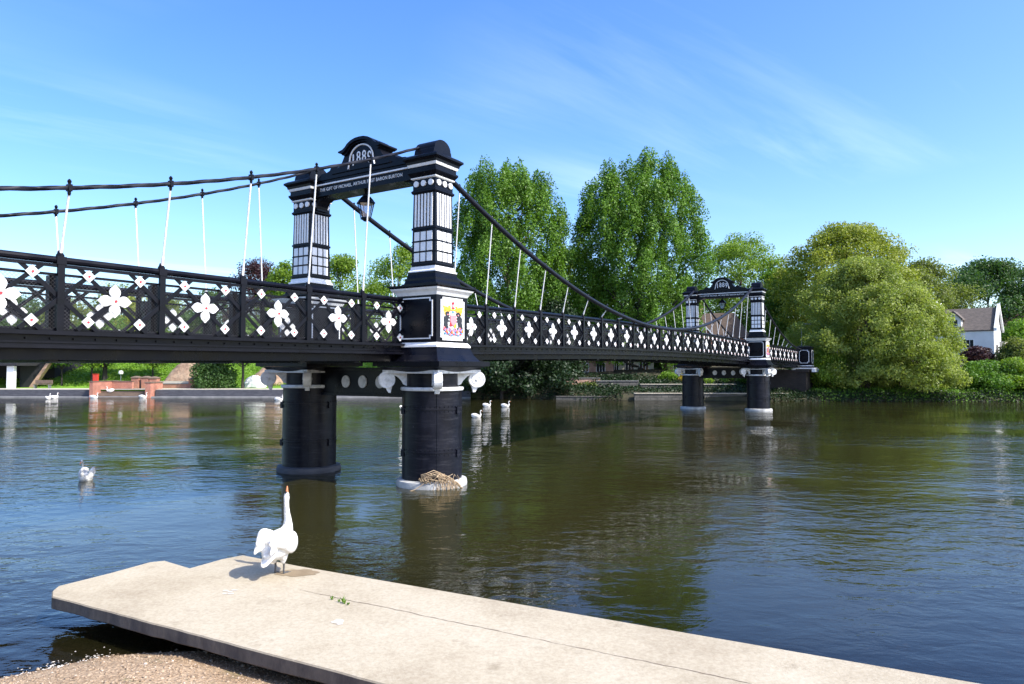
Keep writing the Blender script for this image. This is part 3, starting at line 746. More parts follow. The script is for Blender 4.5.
def ground_mat():
    m, nt, out = new_mat('ground'); p = N(nt, 'ShaderNodeBsdfPrincipled'); g = N(nt, 'ShaderNodeNewGeometry'); sp = N(nt, 'ShaderNodeSeparateXYZ'); nt.links.new(g.outputs['Position'], sp.inputs[0])
    # gravel near, mud in the bed, grass on the far bank
    n1 = geo_noise(nt, 1.4, 5, .65); n2 = geo_noise(nt, 38, 3, .6)
    vo = N(nt, 'ShaderNodeTexVoronoi'); vo.inputs['Scale'].default_value = 34; nt.links.new(g.outputs['Position'], vo.inputs['Vector'])
    sand = ramp(nt, n1, [(.3, (.32,.215,.125)), (.55, (.46,.33,.205)), (.75, (.54,.40,.26))])
    peb = ramp(nt, n2, [(.35, (.6,.55,.5)), (.6, (1.0,1.0,1.0)), (.75, (1.5,1.5,1.5))])
    grav = mixc(nt, 1.0, sand, peb, 'MULTIPLY')
    bw = N(nt, 'ShaderNodeRGBToBW'); nt.links.new(vo.outputs['Color'], bw.inputs[0]); grav = mixc(nt, .35, grav, bw.outputs[0], 'OVERLAY')
    moss = ramp(nt, geo_noise(nt, 2.6, 5, .7), [(.58, (0,0,0)), (.68, (.6,.6,.6))]); grav = mixc(nt, moss, grav, (.10,.13,.035))
    grass = ramp(nt, geo_noise(nt, .9, 6, .7), [(.3, (.07,.17,.01)), (.6, (.17,.33,.015)), (.8, (.25,.36,.04))])
    litter = ramp(nt, geo_noise(nt, 1.3, 6, .7), [(.3, (.018,.016,.008)), (.6, (.05,.045,.02)), (.8, (.06,.08,.02))])  # leaf litter, its dark tone also standing in for shade on the bank
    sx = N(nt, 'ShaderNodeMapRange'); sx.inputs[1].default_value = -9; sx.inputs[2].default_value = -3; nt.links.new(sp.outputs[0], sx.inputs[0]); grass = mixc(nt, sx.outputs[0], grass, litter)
    mud = ramp(nt, geo_noise(nt, 2.2, 5, .6), [(.3, (.12,.085,.04)), (.7, (.28,.20,.10))])
    def step(sock, a, b):
        mr = N(nt, 'ShaderNodeMapRange'); mr.inputs[1].default_value = a; mr.inputs[2].default_value = b; nt.links.new(sock, mr.inputs[0]); return mr.outputs[0]
    c = mixc(nt, step(sp.outputs[1], 30, 34), grav, grass)
    c = mixc(nt, step(sp.outputs[2], -.25, -.7), c, mud)
    wet = step(sp.outputs[2], .06, -.01); c = mixc(nt, wet, c, mixc(nt, 1.0, c, (.45,.42,.38), 'MULTIPLY'))
    nt.links.new(c, p.inputs['Base Color']); p.inputs['Roughness'].default_value = .95
    ad = N(nt, 'ShaderNodeMath', operation='ADD'); nt.links.new(n2, ad.inputs[0]); nt.links.new(vo.outputs['Distance'], ad.inputs[1])
    nt.links.new(bump(nt, ad.outputs[0], .7, .02), p.inputs['Normal'])
    nt.links.new(p.outputs[0], out.inputs[0]); return m
M['ground'] = ground_mat()
xs = np.unique(np.concatenate([np.linspace(-1500,-130,14), np.linspace(-130,-8,110), np.linspace(-8,6,141), np.linspace(6,110,100), np.linspace(110,1500,14)]))
ys = np.unique(np.concatenate([np.linspace(-200,-6,14), np.linspace(-6,10,160), np.linspace(10,56,24), np.linspace(56,92,110), np.linspace(92,160,18), np.linspace(160,3000,12)]))
tag(grid_sheet('ground', xs, ys, M['ground'], ground_h), kind='structure')

def water_mat():
    m, nt, out = new_mat('river_water'); g = N(nt, 'ShaderNodeNewGeometry')
    def nz(scale, detail, rough, sc, rot=0, dist=0):
        mp = N(nt, 'ShaderNodeMapping'); mp.inputs['Scale'].default_value = sc; mp.inputs['Rotation'].default_value = (0,0,rot); nt.links.new(g.outputs['Position'], mp.inputs[0])
        n = N(nt, 'ShaderNodeTexNoise'); n.inputs['Scale'].default_value = scale; n.inputs['Detail'].default_value = detail; n.inputs['Roughness'].default_value = rough; n.inputs['Distortion'].default_value = dist
        nt.links.new(mp.outputs[0], n.inputs['Vector']); return n.outputs['Fac']
    def mul(a, b):
        k = N(nt, 'ShaderNodeMath', operation='MULTIPLY')
        for i, v in enumerate((a, b)):
            if isinstance(v, (int, float)): k.inputs[i].default_value = v
            else: nt.links.new(v, k.inputs[i])
        return k.outputs[0]
    def add(a, b): k = N(nt, 'ShaderNodeMath', operation='ADD'); nt.links.new(a, k.inputs[0]); nt.links.new(b, k.inputs[1]); return k.outputs[0]
    # where the breeze touches the surface: large patches
    patch = nz(.075, 2, .5, (1, 1.6, 1), .4); pr = N(nt, 'ShaderNodeMapRange'); pr.inputs[1].default_value = .38; pr.inputs[2].default_value = .62; pr.inputs[3].default_value = .25; pr.inputs[4].default_value = 1.55; nt.links.new(patch, pr.inputs[0])
    h = add(mul(nz(2.4, 3, .55, (.75, 1.25, 1), .5, .4), .050), mul(nz(.8, 2, .5, (.7, 1.3, 1), .9, .3), .07))
    h = add(h, mul(nz(7.5, 3, .6, (.8, 1.2, 1), .2, .3), .009))
    sy = N(nt, 'ShaderNodeSeparateXYZ'); nt.links.new(g.outputs['Position'], sy.inputs[0])
    lee = N(nt, 'ShaderNodeMapRange'); lee.inputs[1].default_value = 24; lee.inputs[2].default_value = 58; lee.inputs[3].default_value = 1.0; lee.inputs[4].default_value = .32; nt.links.new(sy.outputs[1], lee.inputs[0])
    sho = N(nt, 'ShaderNodeMapRange'); sho.inputs[1].default_value = 6; sho.inputs[2].default_value = 14; sho.inputs[3].default_value = .28; sho.inputs[4].default_value = 1.0; nt.links.new(sy.outputs[1], sho.inputs[0])
    h = mul(mul(h, pr.outputs[0]), mul(lee.outputs[0], sho.outputs[0]))
    b = N(nt, 'ShaderNodeBump'); b.inputs['Strength'].default_value = 1; b.inputs['Distance'].default_value = WAVE; nt.links.new(h, b.inputs['Height'])
    gl = N(nt, 'ShaderNodeBsdfGlossy'); gl.inputs['Roughness'].default_value = .0; nt.links.new(b.outputs[0], gl.inputs['Normal'])
    tr = N(nt, 'ShaderNodeBsdfTransparent'); tr.inputs[0].default_value = (.72,.66,.48,1)
    df = N(nt, 'ShaderNodeBsdfDiffuse'); df.inputs[0].default_value = (.033,.031,.010,1)
    # murk: how much of the bed is lost with depth (distance from the near shore shallows)
    sp = N(nt, 'ShaderNodeSeparateXYZ'); nt.links.new(g.outputs['Position'], sp.inputs[0])
    mr = N(nt, 'ShaderNodeMapRange'); mr.inputs[1].default_value = 6.5; mr.inputs[2].default_value = 11.5; mr.inputs[3].default_value = .06; mr.inputs[4].default_value = .82; nt.links.new(sp.outputs[1], mr.inputs[0])
    body = N(nt, 'ShaderNodeMixShader'); nt.links.new(mr.outputs[0], body.inputs[0]); nt.links.new(tr.outputs[0], body.inputs[1]); nt.links.new(df.outputs[0], body.inputs[2])
    fr = N(nt, 'ShaderNodeFresnel'); fr.inputs[0].default_value = 1.55; nt.links.new(b.outputs[0], fr.inputs['Normal'])
    mx = N(nt, 'ShaderNodeMixShader'); nt.links.new(fr.outputs[0], mx.inputs[0]); nt.links.new(body.outputs[0], mx.inputs[1]); nt.links.new(gl.outputs[0], mx.inputs[2])
    nt.links.new(mx.outputs[0], out.inputs[0]); return m
WAVE = .62
M['water'] = water_mat()
w = MB().add([(-600,-300,0),(600,-300,0),(600,90,0),(-600,90,0)], [(0,1,2,3)]).build('river_water', M['water']); tag(w, kind='structure')

# ---------- landing slab
def slab_mat():
    m, nt, out = new_mat('landing_concrete'); p = N(nt, 'ShaderNodeBsdfPrincipled'); tc = N(nt, 'ShaderNodeTexCoord')
    a = noise(nt, .9, 6, .6); b = noise(nt, 26, 4, .7); 
    c = ramp(nt, a, [(.3, (.31,.245,.16)), (.5, (.43,.36,.25)), (.72, (.50,.43,.315))])
    c = mixc(nt, .3, c, ramp(nt, b, [(.35, (.20,.17,.12)), (.55, (.41,.37,.28)), (.75, (.57,.53,.44))]))
    sp = ramp(nt, noise(nt, 5.5, 5, .75), [(.70, (0,0,0)), (.76, (.55,.55,.55))]); c = mixc(nt, sp, c, (.72,.68,.6))
    dk = ramp(nt, noise(nt, 3.1, 6, .75), [(.58, (0,0,0)), (.72, (.55,.55,.55))]); c = mixc(nt, dk, c, (.20,.155,.095))
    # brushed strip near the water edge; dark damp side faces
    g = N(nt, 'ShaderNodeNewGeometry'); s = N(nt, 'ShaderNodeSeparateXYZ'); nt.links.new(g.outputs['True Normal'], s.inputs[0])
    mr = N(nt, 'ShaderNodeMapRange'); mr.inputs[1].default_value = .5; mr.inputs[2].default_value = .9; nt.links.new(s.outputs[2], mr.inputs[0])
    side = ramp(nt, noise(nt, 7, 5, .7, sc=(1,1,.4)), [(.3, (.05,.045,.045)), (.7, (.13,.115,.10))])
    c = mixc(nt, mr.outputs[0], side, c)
    nt.links.new(c, p.inputs['Base Color']); p.inputs['Roughness'].default_value = .9
    h = N(nt, 'ShaderNodeMath', operation='ADD'); nt.links.new(noise(nt, 55, 5, .7), h.inputs[0]); nt.links.new(noise(nt, 6, 4, .6), h.inputs[1])
    nt.links.new(bump(nt, h.outputs[0], .35, .012), p.inputs['Normal'])
    nt.links.new(p.outputs[0], out.inputs[0]); return m
M['slab'] = slab_mat()
ZT = .36
P1 = at(52, 8.16); 
def gp(px, py, z=ZT):   # ground point seen at a pixel for a given height
    ang = math.atan((342-py)/F)+PITCH; Y = (z-EYE)/math.tan(ang); p = at(px, Y, z=z); p.z = 0; return p
def slab():
    q = random.Random(11)
    pts = [gp(52,591), gp(58,586), gp(110,573), gp(150,562), gp(165,560.5), gp(190,568), gp(222,559), gp(243,555), gp(300,566), gp(985,684)]
    dirr = (gp(985,684)-gp(300,566)).normalized(); out = [p.copy() for p in pts]; out.append(gp(985,684)+dirr*16)
    # near edge back
    e0 = gp(385,684.5); e1 = gp(52,596.5); dn = (e0-e1).normalized()
    out.append(e0+dn*19)
    n = 60
    for k in range(n+1):
        p = (e0+dn*6)*(1-k/n)+e1*k/n; p = p+Vector((-dn.y, dn.x, 0))*q.uniform(-.005,.005); out.append(p)
    mb = MB(); k = len(out); t = [(p.x,p.y,ZT) for p in out]; 
    cx = [ (p.x, p.y, ZT-.135-q.uniform(0,.012)) for p in out]
    mb.add(t+cx, [tuple(range(k)), tuple(range(k,2*k))[::-1]]+[(i,(i+1)%k,k+(i+1)%k,k+i) for i in range(k)])
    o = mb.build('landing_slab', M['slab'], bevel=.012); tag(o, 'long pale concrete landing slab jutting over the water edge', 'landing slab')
    # long crack, filled with dirt, and a brown damp patch; a few pale marks
    cr = MB(); a, b = gp(300,590), gp(752,684); m_ = 90; L_, R_ = [], []
    nrm = Vector((-(b-a).y, (b-a).x, 0)).normalized(); off = 0
    for i in range(m_+1):
        off = off*.7+q.uniform(-.009,.009); p = a.lerp(b, i/m_)+nrm*off; wdt = .0015+.0035*q.random()
        L_.append((p+nrm*wdt+Vector((0,0,ZT+.003)))); R_.append((p-nrm*wdt+Vector((0,0,ZT+.003))))
    cr.add(L_+R_, [(i,i+1,m_+2+i,m_+1+i) for i in range(m_)]); cr.build('crack', M['steps'], o)
    st = MB()
    def spot(mb, px, py, rx, ry, z, n=26):
        c = gp(px, py); mb.add([(c.x+rx*math.cos(2*PI*k/n)*q.uniform(.8,1.15), c.y+ry*math.sin(2*PI*k/n)*q.uniform(.8,1.15), z) for k in range(n)], [tuple(range(n))])
    spot(st, 297, 573, .27, .16, ZT+.004); st.build('damp_patch', M['damp'], o)
    s2 = MB()
    for px, py, r in ((228,593,.07),(341,622.5,.10)): [spot(s2, px+q.gauss(0,4), py+q.gauss(0,1), r*q.uniform(.3,.6), r*q.uniform(.3,.5), ZT+.0041+.0004*_k, 11) for _k in range(5)]
    s2.build('lime_mark', M['lime'], o)
    return o
M['damp'] = principled('damp_concrete', [(.3, (.20,.145,.08)), (.7, (.29,.22,.135))], 5, .7, .2)
M['lime'] = principled('lime_marks', [(.3, (.52,.46,.38)), (.7, (.66,.61,.54))], 12, .8, .2)
slab_o = slab()
# weeds in the crack
def weed():
    q = random.Random(2); mb = MB()
    for (px, py, hh) in ((332,600,.10),(343,603,.14),(345,604,.11),(339,602,.06),(348,605,.05)):
        b = gp(px, py)+Vector((0,0,ZT))
        for k in range(7):
            tip = b+Vector((q.gauss(0,.018), q.gauss(0,.018), hh*.6*q.uniform(.6,1.1))); md = b.lerp(tip,.5)+Vector((q.gauss(0,.01),q.gauss(0,.01),.01)); s = Vector((.003,.002,0))
            mb.add([b-s,b+s,md+s*1.3,tip,md-s*1.3], [(0,1,2,3,4)])
    tag(mb.build('weed', L['bright']), 'small green weed sprouting from the crack in the concrete slab', 'weed')
weed()
# pebbles on the beach
def pebbles():
    q = np.random.default_rng(4); n = 9000
    x = q.uniform(-6.2, 1.5, n*4); y = q.uniform(4.2, 8.2, n*4); d = near_dist(x, y); k = (d > -.12)&(d < 4); x, y = x[k][:n], y[k][:n]
    z = ground_h(x, y); s = np.clip(q.lognormal(-4.9, .5, len(x)), .003, .03)
    # bias: bigger near waterline
    ico = np.array([(1,0,0),(-1,0,0),(0,1,0),(0,-1,0),(0,0,1),(0,0,-1)], float); fs = np.array([(0,2,4),(2,1,4),(1,3,4),(3,0,4),(2,0,5),(1,2,5),(3,1,5),(0,3,5)])
    rot = q.uniform(0, 2*PI, len(x)); c, si = np.cos(rot), np.sin(rot); j = q.uniform(.6, 1.4, (len(x), 6))
    v = ico[None]*j[:,:,None]*s[:,None,None]*np.array([1.3,1,.6]); vx = v[...,0]*c[:,None]-v[...,1]*si[:,None]; vy = v[...,0]*si[:,None]+v[...,1]*c[:,None]
    co = np.stack([vx+x[:,None], vy+y[:,None], v[...,2]+z[:,None]+.002], -1).reshape(-1,3)
    f = (fs[None]+6*np.arange(len(x))[:,None,None]).reshape(-1,3)
    me = mesh_np('gravel', co, f, M['pebble']); o = bpy.data.objects.new('gravel', me); col.objects.link(o); tag(o, kind='stuff')
m, nt, out = new_mat('pebbles'); p = N(nt,'ShaderNodeBsdfPrincipled'); nt.links.new(ramp(nt, geo_noise(nt, 23, 2), [(.3,(.12,.08,.05)),(.5,(.34,.24,.15)),(.62,(.45,.35,.25)),(.75,(.6,.55,.5))]), p.inputs['Base Color']); p.inputs['Roughness'].default_value=.85; nt.links.new(p.outputs[0], out.inputs[0]); M['pebble']=m
pebbles()
# foam and feathers at the waterline
def foam():
    q = np.random.default_rng(9); mb = MB()
    for i in range(200):
        t = q.random()**.8; a, b = np.array((-5.9,5.98)), np.array((-4.28,7.34)); p = a+(b-a)*t+q.normal(0,.05+.05*math.sin(t*17)**2,2)+.05*math.sin(t*9)
        r = q.lognormal(-5.2,.5); n = 6; z = max(.0, float(ground_h(p[0],p[1])))+.006
        mb.add([(p[0]+r*math.cos(k*PI/3)*q.uniform(.7,1.5), p[1]+r*math.sin(k*PI/3), z) for k in range(6)]+[(p[0],p[1],z+.003)], [(k,(k+1)%6,6) for k in range(6)])
    tag(mb.build('foam', M['lime']), kind='stuff')
foam()

# ================================================================== TREES
def leaves_np(centers, normals, size, q, aspect=.62, droop=0):
    n = len(centers)
    rv = q.normal(size=(n,3)); nr = normals*.8+rv*.75; nr /= np.linalg.norm(nr,axis=1)[:,None]
    u = np.cross(nr, q.normal(size=(n,3))); u[:,2] -= droop; u -= nr*(u*nr).sum(1)[:,None]; u /= np.linalg.norm(u,axis=1)[:,None]; v = np.cross(nr, u)
    s = size*q.uniform(.6,1.35,n)[:,None]
    c = centers
    p = np.stack([c-u*s*.5, c+v*s*aspect*.5+nr*s*.10, c+u*s*.5, c-v*s*aspect*.5+nr*s*.10], 1)
    return p.reshape(-1,3), np.arange(n*4).reshape(-1,4)
def crown(kind, H, rad, z0, n, size, seed, clumps=None, clump_r=None, env=None):
    """leaf positions for a crown from z0 to H with max radius rad"""
    q = np.random.default_rng(seed)
    env = env or {'poplar': ([0,.12,.35,.65,.82,.93,1], [.6,.85,1,1,.88,.68,.40]),
           'round': ([0,.1,.35,.6,.8,.93,1], [.45,.8,1,.95,.74,.42,.1]),
           'bush': ([0,.1,.3,.55,.8,.93,1], [.95,1,1,.88,.6,.36,.1]),
           'willow': ([0,.15,.4,.65,.85,1], [.95,1,.92,.75,.48,.1])}[kind]
    nc = clumps or int(60+rad*14)
    t = q.random(nc)*.98+.01; t = t**.85
    ph = q.uniform(0, 2*PI, nc); rr = np.interp(t, *env)*rad*(1-.62*q.random(nc)**1.9)
    # uneven outline
    am = .6 if kind == 'poplar' else 1; am = 1.5 if kind == 'bush' and H > 8 else am; lob = 1.06+am*(.14*np.sin(ph*3+seed)+.09*np.sin(ph*5+t*9+seed*2)); rr *= lob
    cz = z0+(H-z0)*t*.97
    cx, cy = rr*np.cos(ph), rr*np.sin(ph)
    cr = (clump_r or rad*.2)*q.uniform(.45,1.35,nc)
    C = np.stack([cx,cy,cz],1)
    idx = q.choice(nc, n, p=(cr**2)/np.sum(cr**2))
    d = q.normal(size=(n,3)); d /= np.linalg.norm(d,axis=1)[:,None]; r = q.random(n)**.42
    el = {'poplar': (.72,.72,1.35), 'round': (1,1,.72), 'bush': (1,1,.8), 'willow': (.8,.8,1.3)}[kind]
    off = d*r[:,None]*cr[idx][:,None]*np.array(el)
    if kind == 'poplar':   # pointed upright sprays
        up = np.clip(off[:,2]/(cr[idx]*1.35), -1, 1); off[:,:2] *= (1-.6*np.clip(up,0,1))[:,None]
    if kind == 'willow': off[:,2] -= .3*np.abs(q.normal(size=n))*cr[idx]
    pos = C[idx]+off
    out = pos-np.array([0,0,(z0+H)/2]); out[:,2] *= .5; out /= np.linalg.norm(out,axis=1)[:,None]+1e-6
    nrm = d*.7+out*.5+np.array([0,0,.25])
    co, f = leaves_np(pos, nrm, size, q, droop=.6 if kind == 'willow' else 0)
    return co, f, C
def make_tree(name, label, cat, loc, kind, H, rad, z0, n, size, mat, seed, group=None, trunk_r=None, bark='bark', clump_r=None, clumps=None, lean=0, parts=True, stems=1):
    root = empty(name, loc); tag(root, label, cat, group)
    co, f, C = crown(kind, H, rad, z0, n, size, seed, clumps, clump_r)
    me = mesh_np('crown', co, f, mat); o = bpy.data.objects.new('crown', me); col.objects.link(o); o.parent = root
    mb = MB(); q = random.Random(seed); tr = trunk_r or H*.018
    tops = []
    for s_ in range(stems):
        bx, by = (q.uniform(-.5,.5)*rad*.5, q.uniform(-.5,.5)*rad*.5) if stems > 1 else (0, 0)
        pts = [Vector((bx+q.uniform(-.04,.04)*H*.3*t, by+q.uniform(-.04,.04)*H*.3*t, -.4+(H*.86+.4)*t)) for t in [i/7 for i in range(8)]]
        mb.tube(pts, [tr*(1.35 if i == 0 else 1)*(1-i/7.6) for i in range(8)], 8); tops.append(pts)
    for k in range(min(len(C), 26)):
        c = Vector(C[k]); pts = tops[k % stems]; zb = max(z0*.75, c.z-.5*math.hypot(c.x,c.y)-.12*H); zb = min(zb, H*.8)
        tt = (zb+.4)/(H*.86+.4)*7; i0 = int(max(0, min(6, tt))); b = pts[i0].lerp(pts[i0+1], max(0, min(1, tt-i0)))
        md = b.lerp(c, .5)+Vector((0,0,-.04*H*q.random())); mb.tube([b, md, c], [tr*.34, tr*.2, tr*.06], 5)
    mb.build('trunk', M[bark], root, smooth=True)
    return root
def gh(x, y): return float(ground_h(np.array([x]), np.array([y]))[0])
def tree_px(name, label, cat, px, Y, ytop, wpx, kind, n, mat, seed, ybot=None, **kw):
    p = at(px, Y); g = gh(p.x, p.y); p.z = g
    H = at(px, Y, ytop).z-g; rad = wpx/2*Y/F; z0 = max(.2, (at(px, Y, ybot).z-g)) if ybot else H*.15
    size = kw.pop('size', .30)
    return make_tree(name, label, cat, p, kind, H, rad, z0, n, size, mat, seed, **kw)
BK = 'trees along the far bank'
tree_px('poplar_tree', 'tall dark green poplar behind the near gateway, left of the bigger poplar', 'tree', 508, 76, 168, 110, 'poplar', 110000, L['poplar'], 21, ybot=372, clump_r=1.2, clumps=480, size=.25, group=BK, trunk_r=.35)
tree_px('poplar_tree', 'tallest and widest poplar rising above the middle of the bridge', 'tree', 640, 78, 160, 118, 'poplar', 135000, L['poplar'], 22, ybot=374, clump_r=1.2, clumps=560, size=.25, group=BK, trunk_r=.5, bark='darkbark')
tree_px('broadleaf_tree', 'low bright green tree filling the gap between the two poplars', 'tree', 566, 86, 250, 90, 'round', 22000, L['light'], 23, ybot=350, clump_r=1.6, group=BK)
tree_px('broadleaf_tree', 'spring green tree just right of the tallest poplar', 'tree', 742, 102, 232, 92, 'round', 30000, L['light'], 24, ybot=352, clump_r=1.7, clumps=150, group=BK)
tree_px('broadleaf_tree', 'dark foliage between the spring green tree and the yellow green tree', 'tree', 786, 97, 268, 76, 'round', 24000, L['poplar'], 25, ybot=372, clump_r=1.5, group=BK)
tree_px('broadleaf_tree', 'broad yellow green tree above the riverside willow', 'tree', 848, 88, 226, 124, 'round', 52000, L['yellow'], 26, ybot=345, clump_r=1.5, clumps=320, group=BK)
tree_px('broadleaf_tree', 'olive green tree behind the willow, left of the white cottage', 'tree', 922, 94, 262, 74, 'round', 22000, L['olive'], 27, ybot=345, clump_r=1.5, group=BK)
tree_px('broadleaf_tree', 'dark green tree behind the white cottage roof', 'tree', 990, 125, 262, 90, 'round', 26000, L['dark'], 28, ybot=345, clump_r=2.2, group=BK, size=.42)
tree_px('broadleaf_tree', 'dark tree at the right edge behind the brick building', 'tree', 1052, 122, 268, 80, 'round', 16000, L['dark'], 29, ybot=345, clump_r=2.2, group=BK, size=.42)
# riverside willow and bushes
tree_px('willow_tree', 'large pale green willow leaning over the water beside the bridge end', 'tree', 868, 65.5, 258, 128, 'bush', 95000, L['willow'], 31, ybot=402, clump_r=.95, clumps=420, size=.20, group='willows on the far bank', stems=4)
tree_px('willow_tree', 'lower pale willow spreading in front of the white cottage', 'tree', 907, 64.5, 292, 98, 'bush', 75000, L['willow'], 32, ybot=402, clump_r=.9, clumps=330, size=.20, group='willows on the far bank', stems=4)
tree_px('shrub', 'leafy bush at the water edge beside the far brick abutment', 'shrub', 826, 65, 352, 40, 'bush', 12000, L['light'], 33, ybot=399, clump_r=.7, size=.2)
tree_px('shrub', 'bright lime green bush right behind the end pedestal', 'shrub', 822, 69, 336, 22, 'bush', 6000, L['bright'], 34, ybot=372, clump_r=.6, size=.2)
tree_px('shrub', 'dark rounded bush on the bank below the white cottage', 'shrub', 985, 64, 366, 56, 'bush', 14000, L['poplar'], 35, ybot=402, clump_r=.8, size=.22)
tree_px('shrub', 'dense green bush by the water at the right edge', 'shrub', 1022, 63, 362, 60, 'bush', 14000, L['light'], 36, ybot=402, clump_r=.8, size=.22)
tree_px('shrub', 'grey green shrub beside the cottage porch', 'shrub', 1017, 76, 340, 28, 'bush', 9000, L['olive'], 37, ybot=376, clump_r=.7, size=.22)
tree_px('shrub', 'hedge coloured shrub between cottage and brick building', 'shrub', 1018, 96, 322, 34, 'bush', 8000, L['bright'], 38, ybot=350, clump_r=.9, size=.28)
tree_px('shrub', 'small reddish leaved shrub under the cottage window', 'shrub', 978, 78, 348, 24, 'bush', 5000, L['purple'], 39, ybot=364, clump_r=.5, size=.2)
# dark overhanging growth by the near gateway
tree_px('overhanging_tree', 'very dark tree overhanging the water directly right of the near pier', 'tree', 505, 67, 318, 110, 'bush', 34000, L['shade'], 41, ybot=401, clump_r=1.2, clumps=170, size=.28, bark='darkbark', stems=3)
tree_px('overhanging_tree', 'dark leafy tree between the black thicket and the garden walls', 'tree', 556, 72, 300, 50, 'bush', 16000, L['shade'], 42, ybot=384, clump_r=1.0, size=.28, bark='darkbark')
tree_px('broadleaf_tree', 'shady green tree below the crown of the tallest poplar', 'tree', 612, 84, 285, 90, 'round', 16000, L['dark'], 43, ybot=366, clump_r=1.5, group=BK, bark='darkbark')
tree_px('broadleaf_tree', 'green tree at the foot of the tallest poplar, right side', 'tree', 684, 104, 284, 66, 'round', 14000, L['light'], 44, ybot=366, clump_r=1.3, group=BK)
# left of and behind the near gateway
LB = 'trees beyond the left parapet'
tree_px('broadleaf_tree', 'light green tree seen through the near gateway', 'tree', 398, 98, 246, 66, 'round', 22000, L['light'], 51, ybot=366, clump_r=1.5, group=LB)
tree_px('broadleaf_tree', 'green tree just right of the inner gateway pillar', 'tree', 340, 92, 256, 44, 'round', 15000, L['light'], 52, ybot=366, clump_r=1.3, group=LB)
tree_px('broadleaf_tree', 'light green tree left of the inner gateway pillar', 'tree', 284, 94, 262, 42, 'round', 13000, L['light'], 53, ybot=366, clump_r=1.2, group=LB)
tree_px('copper_beech', 'purple leaved beech left of the inner gateway pillar', 'tree', 256, 104, 261, 56, 'round', 20000, L['purple'], 54, ybot=366, clump_r=1.6, group=LB)
for i, (px, Y, yt, wpx, nn, ml, lab) in enumerate((
    (208, 112, 292, 52, 9000, 'dark', 'dark green tree behind the parapet left of the copper beech'),
    (166, 116, 300, 60, 9000, 'olive', 'olive tree seen through the third lattice bay from the left edge'),
    (120, 110, 284, 52, 9000, 'yellow', 'yellow green tree seen through the second lattice bay'),
    (66, 114, 300, 60, 9000, 'olive', 'olive tree seen behind the leftmost tall parapet post'),
    (14, 112, 296, 60, 9000, 'dark', 'dark green tree at the left edge behind the parapet'),
    (440, 108, 262, 50, 9000, 'dark', 'dark green tree behind the near gateway pillar'))):
    tree_px('broadleaf_tree', lab, 'tree', px, Y, yt, wpx, 'round', nn, L[ml], 60+i, ybot=366, clump_r=1.4, group=LB, size=.38)
# young trees on the left embankment: trunks show under the deck
for i, (px, Y, yt, wpx, tr, lab) in enumerate((
    (62, 77, 328, 34, .11, 'slim young tree on the grass left of the red box'),
    (92, 78, 322, 36, .14, 'young tree with a thin dark trunk beside the red box'),
    (105, 79, 312, 50, .30, 'sturdy tree with a thick dark trunk behind the brick steps'),
    (153, 79, 326, 36, .12, 'slender tree behind the brick pillars right of the steps'),
    (243, 73, 318, 40, .17, 'dark trunked tree on the quay left of the inner pier'))):
    tree_px('young_tree', lab, 'tree', px, Y, yt, wpx, 'round', 6500, L['light' if i%2 else 'poplar'], 80+i, ybot=364, clump_r=.8, trunk_r=tr, bark='darkbark', size=.26, group='small trees on the left quay')
tree_px('weeping_bush', 'drooping dark green willow bush on the quay right of the brick wall', 'shrub', 213, 73, 354, 36, 'willow', 11000, L['dark'], 90, ybot=387, clump_r=.8, size=.22)
# a far wood that closes the horizon
def wood():
    q = np.random.default_rng(77); cs = []; 
    for i in range(150):
        a = q.uniform(-.95, .95); Y = q.uniform(150, 230); x = math.tan(a*.85)*Y
        h = q.uniform(5, 9); r = q.uniform(4, 7); g = gh(x, Y)
        co, f, _ = crown('round', h, r, .3, 700, .9, int(q.integers(1e6)), 26, 1.7); cs.append(co+np.array([x, Y, g]))
    co = np.concatenate(cs); f = np.arange(len(co)).reshape(-1,4)
    me = mesh_np('distant_wood', co, f, L['dark']); o = bpy.data.objects.new('distant_wood', me); col.objects.link(o); tag(o, kind='stuff')
wood()
# ground cover along the right bank
def cover(name, x0, x1, d0, d1, n, mat, seed, hh=.5, size=.16):
    q = np.random.default_rng(seed); x = q.uniform(x0, x1, n); d = q.uniform(d0, d1, n); y = interp(FB, x)+d
    z = ground_h(x, y)+hh*q.random(n)**1.5*(.6+.4*np.sin(x*1.3)*np.sin(y*1.1))
    co, f = leaves_np(np.stack([x,y,z],1), np.tile(np.array([0,-.3,.8]),(n,1)), size, q)
    me = mesh_np(name, co, f, mat); o = bpy.data.objects.new(name, me); col.objects.link(o); tag(o, kind='stuff')
cover('bank_undergrowth', 27, 62, -.6, 12, 34000, L['poplar'], 5, .6)
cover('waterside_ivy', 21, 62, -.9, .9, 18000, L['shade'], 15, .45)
cover('shaded_undergrowth', -3, 10, -.6, 8, 12000, L['shade'], 6, .9, .2)  # very dark leaves: the undergrowth's shade is in their colour
cover('garden_shade_cover', 8, 27, .6, 10, 16000, L['shade'], 7, .5, .18)  # sun reaches this strip; its shade is put in by the leaf colour
cover('slope_grass', -64, -14, 7.2, 20, 42000, L['bright'], 8, .35, .2)

